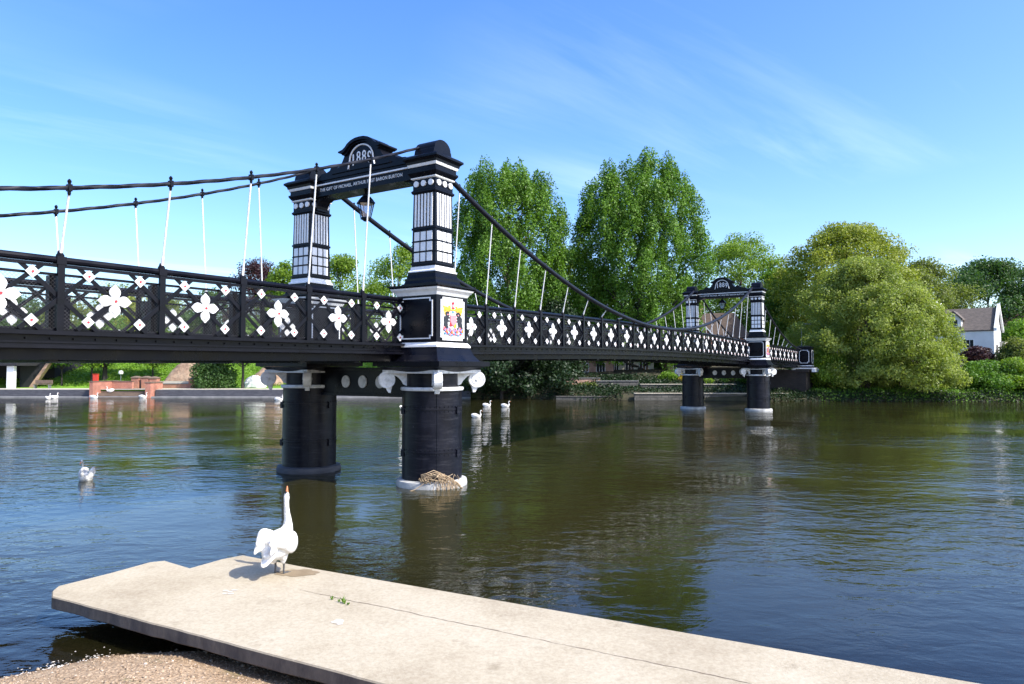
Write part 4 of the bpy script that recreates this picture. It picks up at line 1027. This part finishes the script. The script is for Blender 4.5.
# ================================================================== LEFT QUAY
def fbY(x): return float(interp(FB, x))
def strip_along(name, x0, x1, d0, d1, z0, z1, mat, step=1.0, bevel=0):
    n = max(1, int((x1-x0)/step)); vs = []; 
    for i in range(n+1):
        x = x0+(x1-x0)*i/n; y = fbY(x); vs += [(x,y+d0,z0),(x,y+d1,z0),(x,y+d1,z1),(x,y+d0,z1)]
    fs = [(0,1,2,3)]
    for i in range(n):
        for k in range(4): fs.append((i*4+k,i*4+(k+1)%4,i*4+4+(k+1)%4,i*4+4+k))
    fs.append(tuple(n*4+k for k in range(4))); return MB().add(vs, fs).build(name, mat, None)
xa = at(98, 69.5).x; xb2 = at(158, 69.5).x
o = strip_along('embankment_wall', -130, xa-.1, -.45, .0, -1.6, .75, M['embank']); tag(o, 'dark stone quay wall left of the brick steps', 'wall')
o = strip_along('embankment_wall', xb2+.1, -4, -.45, .0, -1.6, .75, M['embank']); tag(o, 'dark stone quay wall right of the brick steps', 'wall')
o = strip_along('quay_ledge', -130, -4, -1.1, -.452, -1.6, .12, M['ledge']); tag(o, kind='structure')
o = strip_along('quay_path', -130, -8, 0.003, 3.0, .755, .80, M['path']); tag(o, kind='structure')
# brick steps
st = empty('river_steps', at(128, 69.5)); tag(st, 'red brick walled flight of brown steps down to the river', 'steps')
sx, sy = st.location.x, st.location.y
def lb(x0,x1,y0,y1,z0,z1,mb=None): return (mb or MB()).box(x0-sx,x1-sx,y0-sy,y1-sy,z0,z1)
xl, xr = at(98,69.5).x, at(158,69.5).x; xm = at(125,69.5).x
pts = [(xl,-1.5),(xm+.4,-1.5),(xm+.4,.25),(xm,.62),(xm-.5,1.0),(xm-1.2,1.55),(xl,1.55)]
MB().box(xl-sx, xl+.35-sx, -1.35, 3, -1.5, 1.55).box(xl+.352-sx, xm-.3-sx, 1.9, 2.25, .8, 1.52).build('side_wall', M['redbrick'], st)
MB().box(xr-.5-sx, xr-sx, -1.4, 1.0, -1.5, 1.45).build('side_wall', M['redbrick'], st)
MB().box(xl-.05-sx, xl+.4-sx, -1.4, 3.05, 1.553, 1.62).box(xl+.402-sx, xm-.25-sx, 1.85, 2.3, 1.523, 1.59).box(xr-.56-sx, xr+.06-sx, -1.45, 1.05, 1.453, 1.54).build('coping', M['steps'], st)
for k in range(5):
    MB().box(xl+.36-sx, xr-.51-sx, -1.3+.42*k, 1.9, -1.4, .05+.19*k).build('step', M['steps'], st)
q_ = [(141,1.9),(151,1.9)]
# brick gate piers and garden wall right of the steps
for px, lab in ((137, 'leftmost red brick pillar above the river steps'), (147, 'red brick pillar beside the metal gate above the steps'), (155, 'red brick pillar at the left end of the low brick wall'), (194, 'red brick pillar at the right end of the low brick wall')):
    p = at(px, 73.5); p.z = .8; r = empty('brick_pillar', p); tag(r, lab, 'pillar', 'brick pillars on the quay')
    hh = 1.05 if px < 150 else (1.0 if px < 190 else .9)
    MB().box(-.38,.38,-.38,.38,-.2,hh).build('shaft', M['redbrick'], r); MB().sq(0,0,[(.44,hh+.003),(.44,hh+.08),(.1,hh+.22)]).build('cap', M['steps'], r)
p = at(142, 73.5); gt = MB()
for k in range(7): gt.tube([(p.x-.36+.12*k, 73.5, .8), (p.x-.36+.12*k, 73.5, 1.75)], .025, 6)
gt.box(p.x-.4,p.x+.4,73.47,73.53,1.7,1.76); tag(gt.build('metal_gate', M['metal']), 'small grey metal gate between two brick pillars', 'gate')
x0, x1 = at(156,73.6).x+.4, at(193,73.6).x-.35; r = empty('brick_wall', ((x0+x1)/2, 73.6, .8)); tag(r, 'low red brick wall between two brick pillars on the quay', 'wall')
hw = (x1-x0)/2; MB().box(-hw,hw,-.15,.15,-.2,.42).build('wall', M['redbrick'], r); MB().box(-hw,hw,-.2,.2,.423,.50).build('coping', M['ledge'], r); MB().box(-hw,hw,-.06,.06,.503,.72).build('upper_course', M['path'], r)
# bare bank of earth and rubble behind the wall
def mound(name, px0, px1, Y, zt, mat, seed, dep=4):
    q = np.random.default_rng(seed); n = 26; m_ = 14; xa_, xb_ = at(px0,Y).x, at(px1,Y).x
    X, T = np.meshgrid(np.linspace(xa_, xb_, n), np.linspace(0, 1, m_)); e = np.sin(np.clip((X-xa_)/(xb_-xa_),0,1)*PI)**.45
    Z = .8+(zt-.8)*e*np.sin(T*PI/2)+q.normal(0,.07,X.shape)*e; Yy = Y+T*dep
    co = np.stack([X,Yy,Z],-1).reshape(-1,3); i = np.arange((n-1)*(m_-1)); r_, c = i//(n-1), i%(n-1); a = r_*n+c; f = np.stack([a,a+1,a+n+1,a+n],-1)
    me = mesh_np(name, co, f, mat); o = bpy.data.objects.new(name, me); col.objects.link(o); return o
tag(mound('earth_bank', 158, 206, 75.0, 3.7, M['earth'], 3, 2.2), kind='structure')
tag(mound('earth_bank', 243, 282, 76.5, 3.4, M['earth'], 5, 4), kind='structure')
# white sheeted heap
def heap():
    q = random.Random(8); mb = MB(); n = 22; base = at(255, 75.5); pts = []
    rows = [(1.0,.0),(.97,.45),(.80,.85),(.55,1.12),(.25,1.28)]
    for k, (r, z) in enumerate(rows):
        for i in range(n):
            a = 2*PI*i/n; w_ = 1+.08*math.sin(5*a+k); pts.append((1.15*r*w_*math.cos(a), .9*r*w_*math.sin(a), z+.05*math.sin(3*a+k*2)))
    fs = []
    for k in range(len(rows)-1):
        for i in range(n): fs.append((k*n+i, k*n+(i+1)%n, (k+1)*n+(i+1)%n, (k+1)*n+i))
    fs.append(tuple(range((len(rows)-1)*n, len(rows)*n)))
    mb.add(pts, fs); o = mb.build('white_heap', M['whiteconc'], smooth=False); o.location = (base.x, 75.5, gh(base.x, 75.5)); tag(o, 'low bright white covered heap on the quay left of the inner pier', 'covered heap')
heap()
# red box on a post
p = at(96, 75.5); z = gh(p.x, 75.5); r = empty('red_box', (p.x, 75.5, z)); tag(r, 'red box on a post beside the brick steps', 'life ring box')
MB().box(-.26,.26,-.14,.14,.62,1.42).box(-.30,.30,-.18,.18,1.423,1.47).build('box', M['ironsheet'], r, bevel=.02); MB().tube([(0,0,-.1),(0,0,.62)], .05, 8).build('post', M['metal'], r)
# lamp / sign on a post
def lamp(px, Y, zt, lab, head='sign'):
    p = at(px, Y); z = gh(p.x, Y); r = empty('lamp_post', (p.x, Y, z)); tag(r, lab, 'lamp post')
    h = zt-z; MB().lathe(0,0,[(.07,-.1),(.06,.5),(.04,.55),(.035,h)], 10).build('pole', M['metal'], r)
    if head == 'sign':
        MB().lathe(0,0,[(.05,h),(.22,h+.05),(.24,h+.2),(.2,h+.38),(.06,h+.42)], 12).build('globe', M['whiteconc'], r)
    else:
        MB().tube([(0,0,h-.1),(.0,0,h+.1),(.55,0,h+.15)], .035, 8).box(.4,.9,-.09,.09,h+.08,h+.2).build('lamp_head', M['metal'], r)
lamp(121, 76.5, 2.2, 'short post with a white globe lamp by the brick steps')
lamp(802, 66.5, 7.0, 'tall thin grey lamp post standing behind the far end pedestal', 'arm')
lamp(817, 68.5, 5.9, 'thin post with a small lamp head half hidden by the willow', 'arm')
# concrete road bridge end at the left edge
r = empty('concrete_underpass', at(20, 76)); tag(r, 'dark concrete underpass with one white pillar at the left edge', 'underpass'); ox = r.location.x
x0, x1, xk = at(-60,76).x-ox, at(46,78).x-ox, at(52,78).x-ox
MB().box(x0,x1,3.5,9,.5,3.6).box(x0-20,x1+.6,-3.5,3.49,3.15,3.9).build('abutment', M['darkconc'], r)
pxx = at(11.5, 73).x-ox; MB().box(pxx-.38,pxx+.38,-3.2,-2.75,.6,3.14).build('pillar', M['whiteconc'], r, bevel=.04)
xk1 = at(30,76).x-ox; xk2 = at(60,78).x-ox
MB().prism([(xk1,.75),(xk1+.5,.75),(xk2+.25,3.4),(xk2-.1,3.4)], lambda a,b,t_: (a,t_,b), -.2,.3).build('ramp_coping', M['pinkbrick'], r)
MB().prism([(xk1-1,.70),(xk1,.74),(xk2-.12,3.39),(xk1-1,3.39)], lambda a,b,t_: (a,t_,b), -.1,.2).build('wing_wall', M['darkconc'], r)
# bench like litter bins & benches
p = at(43, 72.3); r = empty('bench', (p.x, 72.3, .8)); tag(r, 'dark low bench on the quay by the underpass', 'bench')
MB().box(-.9,.9,-.22,.22,.40,.46).build('seat', M['steps'], r); MB().box(-.9,.9,.20,.25,.5,.85).build('backrest', M['steps'], r)
for k in (-.75,.75): MB().box(k-.04,k+.04,-.2,.2,-.02,.398).build('leg', M['metal'], r)

# ================================================================== GARDENS AND HOUSES
def window_into(parent, x, z, w_, h_, y, mull=2, frame='white'):
    f = MB(); t = .05
    f.box(x-w_/2-t,x+w_/2+t,y-.06,y-.003,z-t,z-.001).box(x-w_/2-t,x+w_/2+t,y-.06,y-.003,z+h_,z+h_+t).box(x-w_/2-t,x-w_/2,y-.055,y-.004,z,z+h_-.001).box(x+w_/2,x+w_/2+t,y-.055,y-.004,z,z+h_-.001)
    for k in range(1, mull+1): xx = x-w_/2+w_*k/(mull+1); f.box(xx-.02,xx+.02,y-.05,y-.005,z,z+h_-.001)
    fo = f.build('window', M[frame], parent)
    MB().box(x-w_/2,x+w_/2,y-.03,y-.012,z,z+h_).build('pane', M['glass'], fo)
def gable_house(name, label, cat, loc, rz, w_, d, zw, zr, wall, roof, windows=(), hip=0, over=.25, chim=()):
    r = empty(name, loc, rz); tag(r, label, cat); hw, hd = w_/2, d/2
    wl = MB().prism([(-hd,-.8),(hd,-.8),(hd,zw),(0,zr-.12),(-hd,zw)], lambda a,b,t_: (t_,a,b), -hw+ (hip*.0), hw)
    if hip: wl = MB().box(-hw,hw,-hd,hd,-.8,zw)
    wl.build('wall', wall, r)
    rf = MB(); h2 = hw+over; d2 = hd+over; zo = zw-over*(zr-zw)/hd
    vs = [(-h2,-d2,zo),(h2,-d2,zo),(h2,d2,zo),(-h2,d2,zo),(-h2+hip,0,zr),(h2-hip,0,zr)]; vs += [(x,y,z+.14) for x,y,z in vs]
    rf.add(vs, [(0,1,5,4),(1,2,5),(2,3,4,5),(3,0,4),(6,7,11,10),(7,8,11),(8,9,10,11),(9,6,10),(0,1,7,6),(1,2,8,7),(2,3,9,8),(3,0,6,9)] if hip else
       [(0,1,5,4),(2,3,4,5),(6,7,11,10),(8,9,10,11),(0,1,7,6),(2,3,9,8),(1,5,11,7),(5,2,8,11),(0,6,10,4),(4,10,9,3)])
    rf = rf.build('roof', roof, r)
    for cx, cy, ch, cs in chim:
        c = MB().box(cx-cs,cx+cs,cy-cs*.8,cy+cs*.8,zr-1.4,zr+ch).box(cx-cs-.06,cx+cs+.06,cy-cs*.8-.06,cy+cs*.8+.06,zr+ch,zr+ch+.12)
        for k in (-.5,.5): c.lathe(cx+cs*k, cy, [(.11,zr+ch+.12),(.09,zr+ch+.5)], 8)
        c.build('chimney', wall if wall != M['cream'] else M['redbrick'], rf)
    for (x, z, ww_, hh) in windows: window_into(r, x, z, ww_, hh, -hd)
    return r
# brown roofed house behind the far gateway
p = at(722, 92); z0 = 4.3; hb = gable_house('brick_house', 'brick house with a brown tiled roof seen through the far gateway', 'house', (p.x, 95, z0), -.28, 8.6, 6.4, at(722,92,337).z-z0, at(722,93,313).z-z0, M['redbrick'], M['tile'], [(-2.4,.9,1.2,1.2),(.2,.9,1.2,1.2),(2.6,.9,1.2,1.2)], hip=2.0, chim=((-2.0,.3,1.1,.42),))
gz = at(722,92,337).z-z0; gt_ = at(722,92,319).z-z0
g = MB().prism([(-4.3,gz-3),(-.3,gz-3),(-.3,gz),(-2.3,gt_),(-4.3,gz)], lambda a,b,t_: (a,t_,b), -5.0, -1.0).build('gable_wing', M['redbrick'], hb)
MB().prism([(-2.3,gt_+.02),(0.0,gz-.2),(0.0,gz+.02),(-2.3,gt_+.25),(-4.6,gz+.02),(-4.6,gz-.2)], lambda a,b,t_: (a,t_,b), -5.15, -5.002).build('bargeboard', M['white'], hb)
MB().prism([(-2.3,gt_+.03),(0.0,gz-.19),(0.0,gz),(-2.3,gt_+.2),(-4.6,gz),(-4.6,gz-.19)], lambda a,b,t_: (a,t_,b), -5.0, 0).build('roof', M['tile'], hb)
# white cottage
px_, Yc = 965, 86; p = at(px_, Yc); zc = 4.35
def zz(py, Y=86): return at(px_, Y, py).z-zc
ct = gable_house('white_cottage', 'whitewashed cottage with grey tiled roof and dormer beyond the willow', 'cottage', (p.x, Yc, zc), R(-42), 6.8, 5.6, zz(332), zz(309)-.1, M['whitewash'], M['slate'], [(.8,1.0,1.1,.9),(1.0,3.1-.9,0,.0)][:1], over=.08, chim=())
# gable parapets, chimney, dormer, porch
for sx_ in (1,):
    hd = 2.8; zw_, zr_ = zz(332), zz(309)
    MB().prism([(-hd-.2,zw_-.1),(-hd-.2,zw_+.25),(0,zr_+.45),(hd+.2,zw_+.25),(hd+.2,zw_-.1),(0,zr_+.02)], lambda a,b,t_: (t_,a,b), 3.42, 3.72).build('gable_parapet', M['whitewash'], ct)
c = MB().box(-3.3,-2.5,-.4,.4,zz(316),zz(303.5)).box(-3.38,-2.42,-.48,.48,zz(303.5)+.002,zz(302)).lathe(-2.9,0,[(.13,zz(302)),(.1,zz(299.5))],8).build('chimney', M['whitewash'], ct)
dz = zz(328); dr = MB().prism([(-.75,dz),(.75,dz),(.75,dz+1.0),(0,dz+1.75),(-.75,dz+1.0)], lambda a,b,t_: (a-.6,t_,b), -2.9, -.6).build('dormer', M['whitewash'], ct)
MB().prism([(-.95,dz+.82),(0,dz+1.78),(.95,dz+.82),(.95,dz+1.0),(0,dz+1.98),(-.95,dz+1.0)], lambda a,b,t_: (a-.6,t_,b), -3.1, -.4).build('roof', M['slate'], dr)
window_into(ct, -.6, dz+.15, .8, .75, -2.91, 1)
window_into(ct, -2.0, 1.0, 1.0, .9, -2.8, 1)
MB().box(3.725,4.3,-1.4,.6,-.5,1.7).build('porch', M['path'], ct)
# long brown roofed building behind
p = at(1040, 112); r = gable_house('brick_building', 'long low building with a brown roof at the right edge beyond the cottage', 'building', (p.x+8, 118, 5.0), R(-25), 30, 9, at(1015,112,327).z-5, at(1015,112,307).z-5, M['redbrick'], M['tile'], [(-9,1.2,1.4,1.3),(-5,1.2,1.4,1.3),(-1,1.2,1.4,1.3)])
zr_ = at(1015,112,307).z-5; MB().box(-15.2,15.2,-.2,.2,zr_+.10,zr_+.34).build('ridge_flashing', M['white_dirty'], r)
# cottages glimpsed beneath the deck
g1 = gable_house('brick_cottage', 'pale brick cottage glimpsed under the bridge deck left of the cream house', 'cottage', at(590, 79, z=1.6), 0, 4.6, 5, 2.6, 4.1, M['pinkbrick'], M['tile'], [(-.9,.9,.9,.9),(.9,.9,.9,.9)], chim=((1.2,0,.5,.3),))
g2 = gable_house('cream_house', 'cream rendered house front glimpsed under the middle of the deck', 'house', at(626, 80, z=1.7), 0, 5.4, 5, 2.7, 4.2, M['cream'], M['slate'], [(-1.6,.8,.7,1.4),(0,1.0,.9,1.0),(1.6,.8,1.0,1.2)])
g3 = gable_house('brick_cottage', 'pink brick cottage glimpsed under the deck beside the far inner pier', 'cottage', at(683, 79, z=1.7), 0, 4.6, 5, 2.7, 4.2, M['pinkbrick'], M['tile'], [(-1.2,.9,.9,.9),(.9,.9,.8,.9)])
def low_wall(px0, px1, Y, z0, z1, mat, lab, cop=None, name='garden_wall'):
    a, b = at(px0,Y).x, at(px1,Y).x; c = (a+b)/2; r = empty(name, (c, Y, z0)); tag(r, lab, 'wall'); hw = (b-a)/2
    MB().box(-hw,hw,-.2,.2,-.5,z1-z0).build('wall', mat, r); MB().box(-hw-.03,hw+.03,-.27,.27,z1-z0+.002,z1-z0+.06).build('coping', cop or M['ledge'], r); return r
low_wall(596, 638, 66.5, .9, 1.65, M['stonewall'], 'grey stone garden wall under the middle of the deck')
low_wall(640, 735, 66.0, .9, 1.35, M['stonewall'], 'long low stone wall behind the far inner pier', M['path'])
low_wall(560, 600, 68.5, .9, 1.9, M['pinkbrick'], 'short sunlit brick wall beside the dark overhanging tree')
low_wall(556, 634, 63.7, -.6, .30, M['stonewall'], 'dark stone landing edge at the waterline left of the far piers', M['stonewall'])
low_wall(634, 790, 62.6, -.6, .62, M['stonewall'], 'stone river wall with a pale top under the far piers', M['path'])
for i, (px, Y, yt, w_, ml, lab) in enumerate(((690,69,376,22,'flower','yellow flowering shrub on the terrace beside the far inner pier'), (668,70,374,14,'bright','lime green shrub on the terrace by the tree trunk'), (705,68,380,16,'light','small green terrace shrub between the far piers'), (735,68,374,30,'poplar','dark green shrub behind the outer far pier'), (612,72,378,36,'shade','dark clipped shrub above the stone garden wall'), (590,67,386,16,'olive','dusty low shrub in front of the sunlit brick wall'), (655,68,384,18,'shade','dark low shrub at the foot of the big trunk'))):
    tree_px('shrub', lab, 'shrub', px, Y, yt, w_, 'bush', 2200, L[ml], 120+i, ybot=390, clump_r=.4, size=.16, clumps=30)

# ================================================================== SWANS
def remeshed(mb, voxel, name, mat, parent, smooth_it=4):
    me = bpy.data.meshes.new('tmp'); me.from_pydata(mb.v, [], mb.f)
    bm = bmesh.new(); bm.from_mesh(me); bmesh.ops.recalc_face_normals(bm, faces=bm.faces); bm.to_mesh(me); bm.free()
    o = bpy.data.objects.new('tmp', me); col.objects.link(o)
    r_ = o.modifiers.new('r', 'REMESH'); r_.mode = 'VOXEL'; r_.voxel_size = voxel
    s_ = o.modifiers.new('s', 'SMOOTH'); s_.factor = .6; s_.iterations = smooth_it
    dg = bpy.context.evaluated_depsgraph_get(); m2 = bpy.data.meshes.new_from_object(o.evaluated_get(dg)); bpy.data.objects.remove(o)
    m2.name = name; m2.materials.clear(); m2.materials.append(mat); m2.polygons.foreach_set('use_smooth', [True]*len(m2.polygons))
    b = bpy.data.objects.new(name, m2); col.objects.link(b); b.parent = parent; return b
def loft(mb, pts, rw, rh, n=20):   # elliptical sections along a path lying in the xz plane
    vs = []; m_ = len(pts); pts = [Vector(p) for p in pts]
    for i, p in enumerate(pts):
        d = (pts[min(i+1,m_-1)]-pts[max(i-1,0)]).normalized(); s = Vector((0,1,0)); u = s.cross(d).normalized()
        s = d.cross(u)*-1 if False else (d.cross(u)).normalized()
        for k in range(n): a = 2*PI*k/n; vs.append(p+s*rw[i]*math.cos(a)+u*rh[i]*math.sin(a))
    fs = [tuple(range(n))]+[(i*n+k, (i+1)*n+k, (i+1)*n+(k+1)%n, i*n+(k+1)%n) for i in range(m_-1) for k in range(n)]+[tuple((m_-1)*n+k for k in range(n))[::-1]]
    mb.add(vs, fs)
def wing(mb, side, lift=0.0, tilt=0):
    # folded wing: overlapping flattened lobes along the flank, ending above the tail
    for k, (x0, z0, x1, z1, w_, h_) in enumerate(((.20,.16,-.34,.22,.065,.155),(.12,.20,-.44,.27,.06,.115),(.02,.12,-.46,.20,.05,.085))):
        n = 9; pts = []; rw = []; rh = []
        for i in range(n):
            t = i/(n-1); pts.append((x0+(x1-x0)*t, side*(.155+.055*math.sin(PI*min(1,t*1.15))-.05*t), z0+(z1-z0)*t+lift*math.sin(PI*t*.8)+.02*k))
            e = math.sin(PI*min(.98,max(.04,t))**.75)**.6; rw.append(w_*e+.006); rh.append(h_*e*(1-.25*t)+.006)
        loft(mb, pts, rw, rh, 14)
# --- standing swan, head thrown up
def standing_swan():
    p = gp(279, 574); root = empty('swan', (p.x, p.y, ZT), R(78)); tag(root, 'white swan standing on the concrete slab with its bill pointing straight up', 'swan')
    mb = MB(); tl = R(14)
    loft(mb, [(-.40,0,.30),(-.34,0,.31),(-.22,0,.34),(-.08,0,.36),(.06,0,.385),(.18,0,.41),(.24,0,.44),(.28,0,.47),(.30,0,.49)], [.03,.09,.155,.185,.19,.17,.135,.09,.04], [.02,.06,.13,.17,.175,.165,.14,.10,.05], 24)
    loft(mb, [(-.30,0,.44),(-.20,0,.475),(-.05,0,.49),(.10,0,.49),(.20,0,.50)], [.05,.12,.14,.12,.06], [.03,.07,.085,.09,.06], 18)
    # tail, pointing down
    loft(mb, [(-.26,0,.29),(-.35,0,.25),(-.42,0,.205),(-.46,0,.185)], [.10,.085,.06,.02], [.05,.035,.02,.008], 14)
    # rump / thigh feathers
    for sd in (-1,1): loft(mb, [(-.02,sd*.08,.30),(-.02,sd*.08,.23),(-.01,sd*.075,.17),(0,sd*.07,.135)], [.075,.065,.04,.016], [.085,.07,.045,.018], 14)
    # neck rising almost straight
    loft(mb, [(.14,0,.46),(.215,0,.52),(.245,0,.59),(.235,0,.67),(.21,0,.75),(.195,0,.83),(.19,0,.90),(.195,0,.955),(.20,0,1.0),(.203,0,1.03)], [.12,.098,.072,.055,.046,.040,.038,.044,.038,.018], [.13,.10,.072,.056,.047,.041,.040,.050,.040,.018], 18)
    t0 = len(mb.v)
    wm = MB(); wing(wm, 1, .07); wing(wm, -1, .07)
    mb.add([(x, y, z+.185) for x,y,z in wm.v], wm.f)
    # secondaries hanging at the rear, slightly open
    for sd in (-1,1): loft(mb, [(-.30,sd*.12,.42),(-.40,sd*.13,.40),(-.47,sd*.13,.35)], [.03,.028,.01], [.08,.06,.02], 10)
    remeshed(mb, .011, 'body', M['plume'], root, 5)
    b = MB(); loft(b, [(.203,0,1.015),(.206,0,1.05),(.208,0,1.085),(.209,0,1.105)], [.024,.017,.014,.006], [.022,.016,.010,.005], 12); b.build('bill', M['bill'], root, smooth=True)
    b = MB(); loft(b, [(.175,0,1.0),(.18,0,1.02),(.19,0,1.035)], [.012,.014,.008], [.010,.012,.006], 10)
    for sd in (-1,1): b.lathe(.195, sd*.037, [(.006,.975),(.008,.985),(.004,.993)], 8)
    b.build('face_markings', M['jet'], root, smooth=True)
    for sd in (-1,1):
        l = MB(); x, y = .02, sd*.07; l.tube([(x-.01,y,.17),(x+.0,y,.10),(x-.01,y,.03),(x,y,.012)], [.02,.014,.014,.018], 8)
        for a in (-.45,0,.45): l.tube([(x,y,.012),(x+.06*math.cos(a),y+.06*math.sin(a),.010),(x+.125*math.cos(a),y+.125*math.sin(a),.006)], [.011,.009,.004], 6)
        l.add([(x,y,.009),(x+.115*math.cos(-.45),y+.115*math.sin(-.45),.005),(x+.12,y,.006),(x+.115*math.cos(.45),y+.115*math.sin(.45),.005),(x,y,.004)], [(0,1,2,3),(4,3,2,1)])
        l.build('leg', M['skin'], root, smooth=True)
    root.scale = (.84, .84, .985)
standing_swan()
# --- swimming swan prototype
def swimming_swan(voxel):
    root = empty('swan'); mb = MB()
    loft(mb, [(-.46,0,.17),(-.36,0,.13),(-.22,0,.09),(-.05,0,.07),(.12,0,.08),(.24,0,.11),(.32,0,.15),(.36,0,.18)], [.02,.09,.165,.195,.19,.15,.10,.04], [.015,.06,.13,.17,.165,.14,.10,.05], 20)
    wm = MB(); wing(wm, 1, .05); wing(wm, -1, .05); mb.add([(x, y*.95, z-.02) for x,y,z in wm.v], wm.f)
    loft(mb, [(.20,0,.12),(.31,0,.18),(.37,0,.26),(.365,0,.34),(.33,0,.42),(.315,0,.50),(.325,0,.57),(.36,0,.615),(.405,0,.615),(.44,0,.60),(.462,0,.588)], [.10,.085,.062,.046,.038,.034,.034,.040,.046,.036,.018], [.12,.09,.065,.048,.04,.036,.036,.042,.046,.036,.02], 16)
    remeshed(mb, voxel, 'body', M['plume'], root, 3)
    b = MB(); loft(b, [(.45,0,.592),(.49,0,.572),(.53,0,.552),(.55,0,.543)], [.022,.017,.014,.006], [.022,.015,.010,.005], 10); b.build('bill', M['bill'], root, smooth=True)
    b = MB(); loft(b, [(.435,0,.622),(.455,0,.618),(.468,0,.600)], [.010,.014,.008], [.010,.013,.008], 8); b.build('face_markings', M['jet'], root, smooth=True)
    return root
sw = swimming_swan(.014)
GR = 'swans swimming on the river'
spots = [(86,480,278,.80,'white swan swimming alone on open water at the left'),
 (48.5,399.2,100,.86,'first of a close pair of small swans by the left quay wall, the lower one'),
 (55,398.4,80,.86,'farther swan of the close pair by the left quay wall, its neck upright'),
 (94,398.3,10,.86,'small swan swimming at the foot of the brick steps, left corner'),
 (143,397.9,15,.86,'small swan swimming in front of the right side wall of the brick steps'),
 (279,400.6,12,.86,'small swan by the quay wall just left of the inner pier'),
 (404,409.5,60,.86,'swan half hidden by the left side of the near pier'),
 (476.5,417.5,8,.70,'nearest of three swans right of the near pier, closest to it'),
 (487,406.6,20,.74,'middle swan of three right of the near pier, head low'),
 (505.5,407,5,.74,'rightmost of three swans right of the near pier')]
for i, (px, py, ang, sc, lab) in enumerate(spots):
    o = sw if i == 0 else copy_tree(sw)
    p = gp(px, py, 0.0); o.location = (p.x, p.y, -.02); o.rotation_euler = (0,0,R(ang)); o.scale = (sc,)*3 if i else (sc*.85, sc*.9, sc*1.12); tag(o, lab, 'swan', GR)
o = copy_tree(sw); p = at(113, 69.6); o.location = (p.x, 69.2, .56); o.rotation_euler = (0,0,R(200)); o.scale = (.8,)*3; tag(o, 'small white swan resting on the brown brick walled steps', 'swan', GR)

# ================================================================== SKY AND LIGHT
S_h = -Nv + Dv*.05; S_h.normalize(); EL = R(47)
az = math.atan2(S_h.x, S_h.y)        # from +Y towards +X
sun = bpy.data.lights.new('sun', 'SUN'); sun.energy = 3.1; sun.angle = R(.53); sun.color = (1, .955, .88)
so = bpy.data.objects.new('sun', sun); col.objects.link(so)
v = Vector((S_h.x*math.cos(EL), S_h.y*math.cos(EL), math.sin(EL))); so.rotation_euler = v.to_track_quat('Z', 'Y').to_euler(); so.location = v*50+Vector((0,0,0))
wld = bpy.data.worlds.new('World'); scene.world = wld; wld.use_nodes = True; nt = wld.node_tree; nt.nodes.clear()
out = nt.nodes.new('ShaderNodeOutputWorld'); bg = nt.nodes.new('ShaderNodeBackground'); bg.inputs[1].default_value = .15
sky = nt.nodes.new('ShaderNodeTexSky'); sky.sky_type = 'NISHITA'; sky.sun_disc = False; sky.sun_elevation = EL; sky.sun_rotation = az
sky.air_density = 1.0; sky.dust_density = 1.6; sky.ozone_density = 3.0; sky.altitude = 0
tc = N(nt, 'ShaderNodeTexCoord'); sp = N(nt, 'ShaderNodeSeparateXYZ'); nt.links.new(tc.outputs['Generated'], sp.inputs[0])
CLX, CLY = 1.3, .32
# thin cirrus: project direction on a high plane
mz = N(nt, 'ShaderNodeMath', operation='MAXIMUM'); mz.inputs[1].default_value = .05; nt.links.new(sp.outputs[2], mz.inputs[0])
dx = N(nt, 'ShaderNodeMath', operation='DIVIDE'); nt.links.new(sp.outputs[0], dx.inputs[0]); nt.links.new(mz.outputs[0], dx.inputs[1])
dy = N(nt, 'ShaderNodeMath', operation='DIVIDE'); nt.links.new(sp.outputs[1], dy.inputs[0]); nt.links.new(mz.outputs[0], dy.inputs[1])
cb = N(nt, 'ShaderNodeCombineXYZ'); nt.links.new(dx.outputs[0], cb.inputs[0]); nt.links.new(dy.outputs[0], cb.inputs[1])
m0 = N(nt, 'ShaderNodeMapping'); m0.inputs['Rotation'].default_value = (0,0,R(-44)); nt.links.new(cb.outputs[0], m0.inputs[0])
mp = N(nt, 'ShaderNodeMapping'); mp.inputs['Scale'].default_value = (.22, 1.3, 1); mp.inputs['Location'].default_value = (CLX, CLY, 0); nt.links.new(m0.outputs[0], mp.inputs[0])
n1 = N(nt, 'ShaderNodeTexNoise'); n1.inputs['Scale'].default_value = .9; n1.inputs['Detail'].default_value = 7; n1.inputs['Roughness'].default_value = .6; n1.inputs['Distortion'].default_value = .5; nt.links.new(mp.outputs[0], n1.inputs['Vector'])
n2 = N(nt, 'ShaderNodeTexNoise'); n2.inputs['Scale'].default_value = .35; n2.inputs['Detail'].default_value = 2; nt.links.new(cb.outputs[0], n2.inputs['Vector'])
ml = N(nt, 'ShaderNodeMath', operation='MULTIPLY'); nt.links.new(ramp(nt, n1.outputs[0], [(.48,(0,0,0)),(.80,(.28,.28,.28))]), ml.inputs[0]); nt.links.new(ramp(nt, n2.outputs[0], [(.45,(0,0,0)),(.62,(1,1,1))]), ml.inputs[1])
hs = N(nt, 'ShaderNodeHueSaturation'); hs.inputs['Saturation'].default_value = 1.28; hs.inputs['Hue'].default_value = .510; nt.links.new(sky.outputs[0], hs.inputs['Color'])
cm = mixc(nt, ml.outputs[0], hs.outputs[0], (6.2, 6.8, 7.4))
nt.links.new(cm, bg.inputs[0]); nt.links.new(bg.outputs[0], out.inputs[0])

scene.view_settings.view_transform = 'Standard'; scene.view_settings.look = 'None'; scene.view_settings.exposure = 1.2; scene.view_settings.gamma = 1
scene.cycles.max_bounces = 8; scene.cycles.transparent_max_bounces = 16; scene.cycles.use_denoising = True
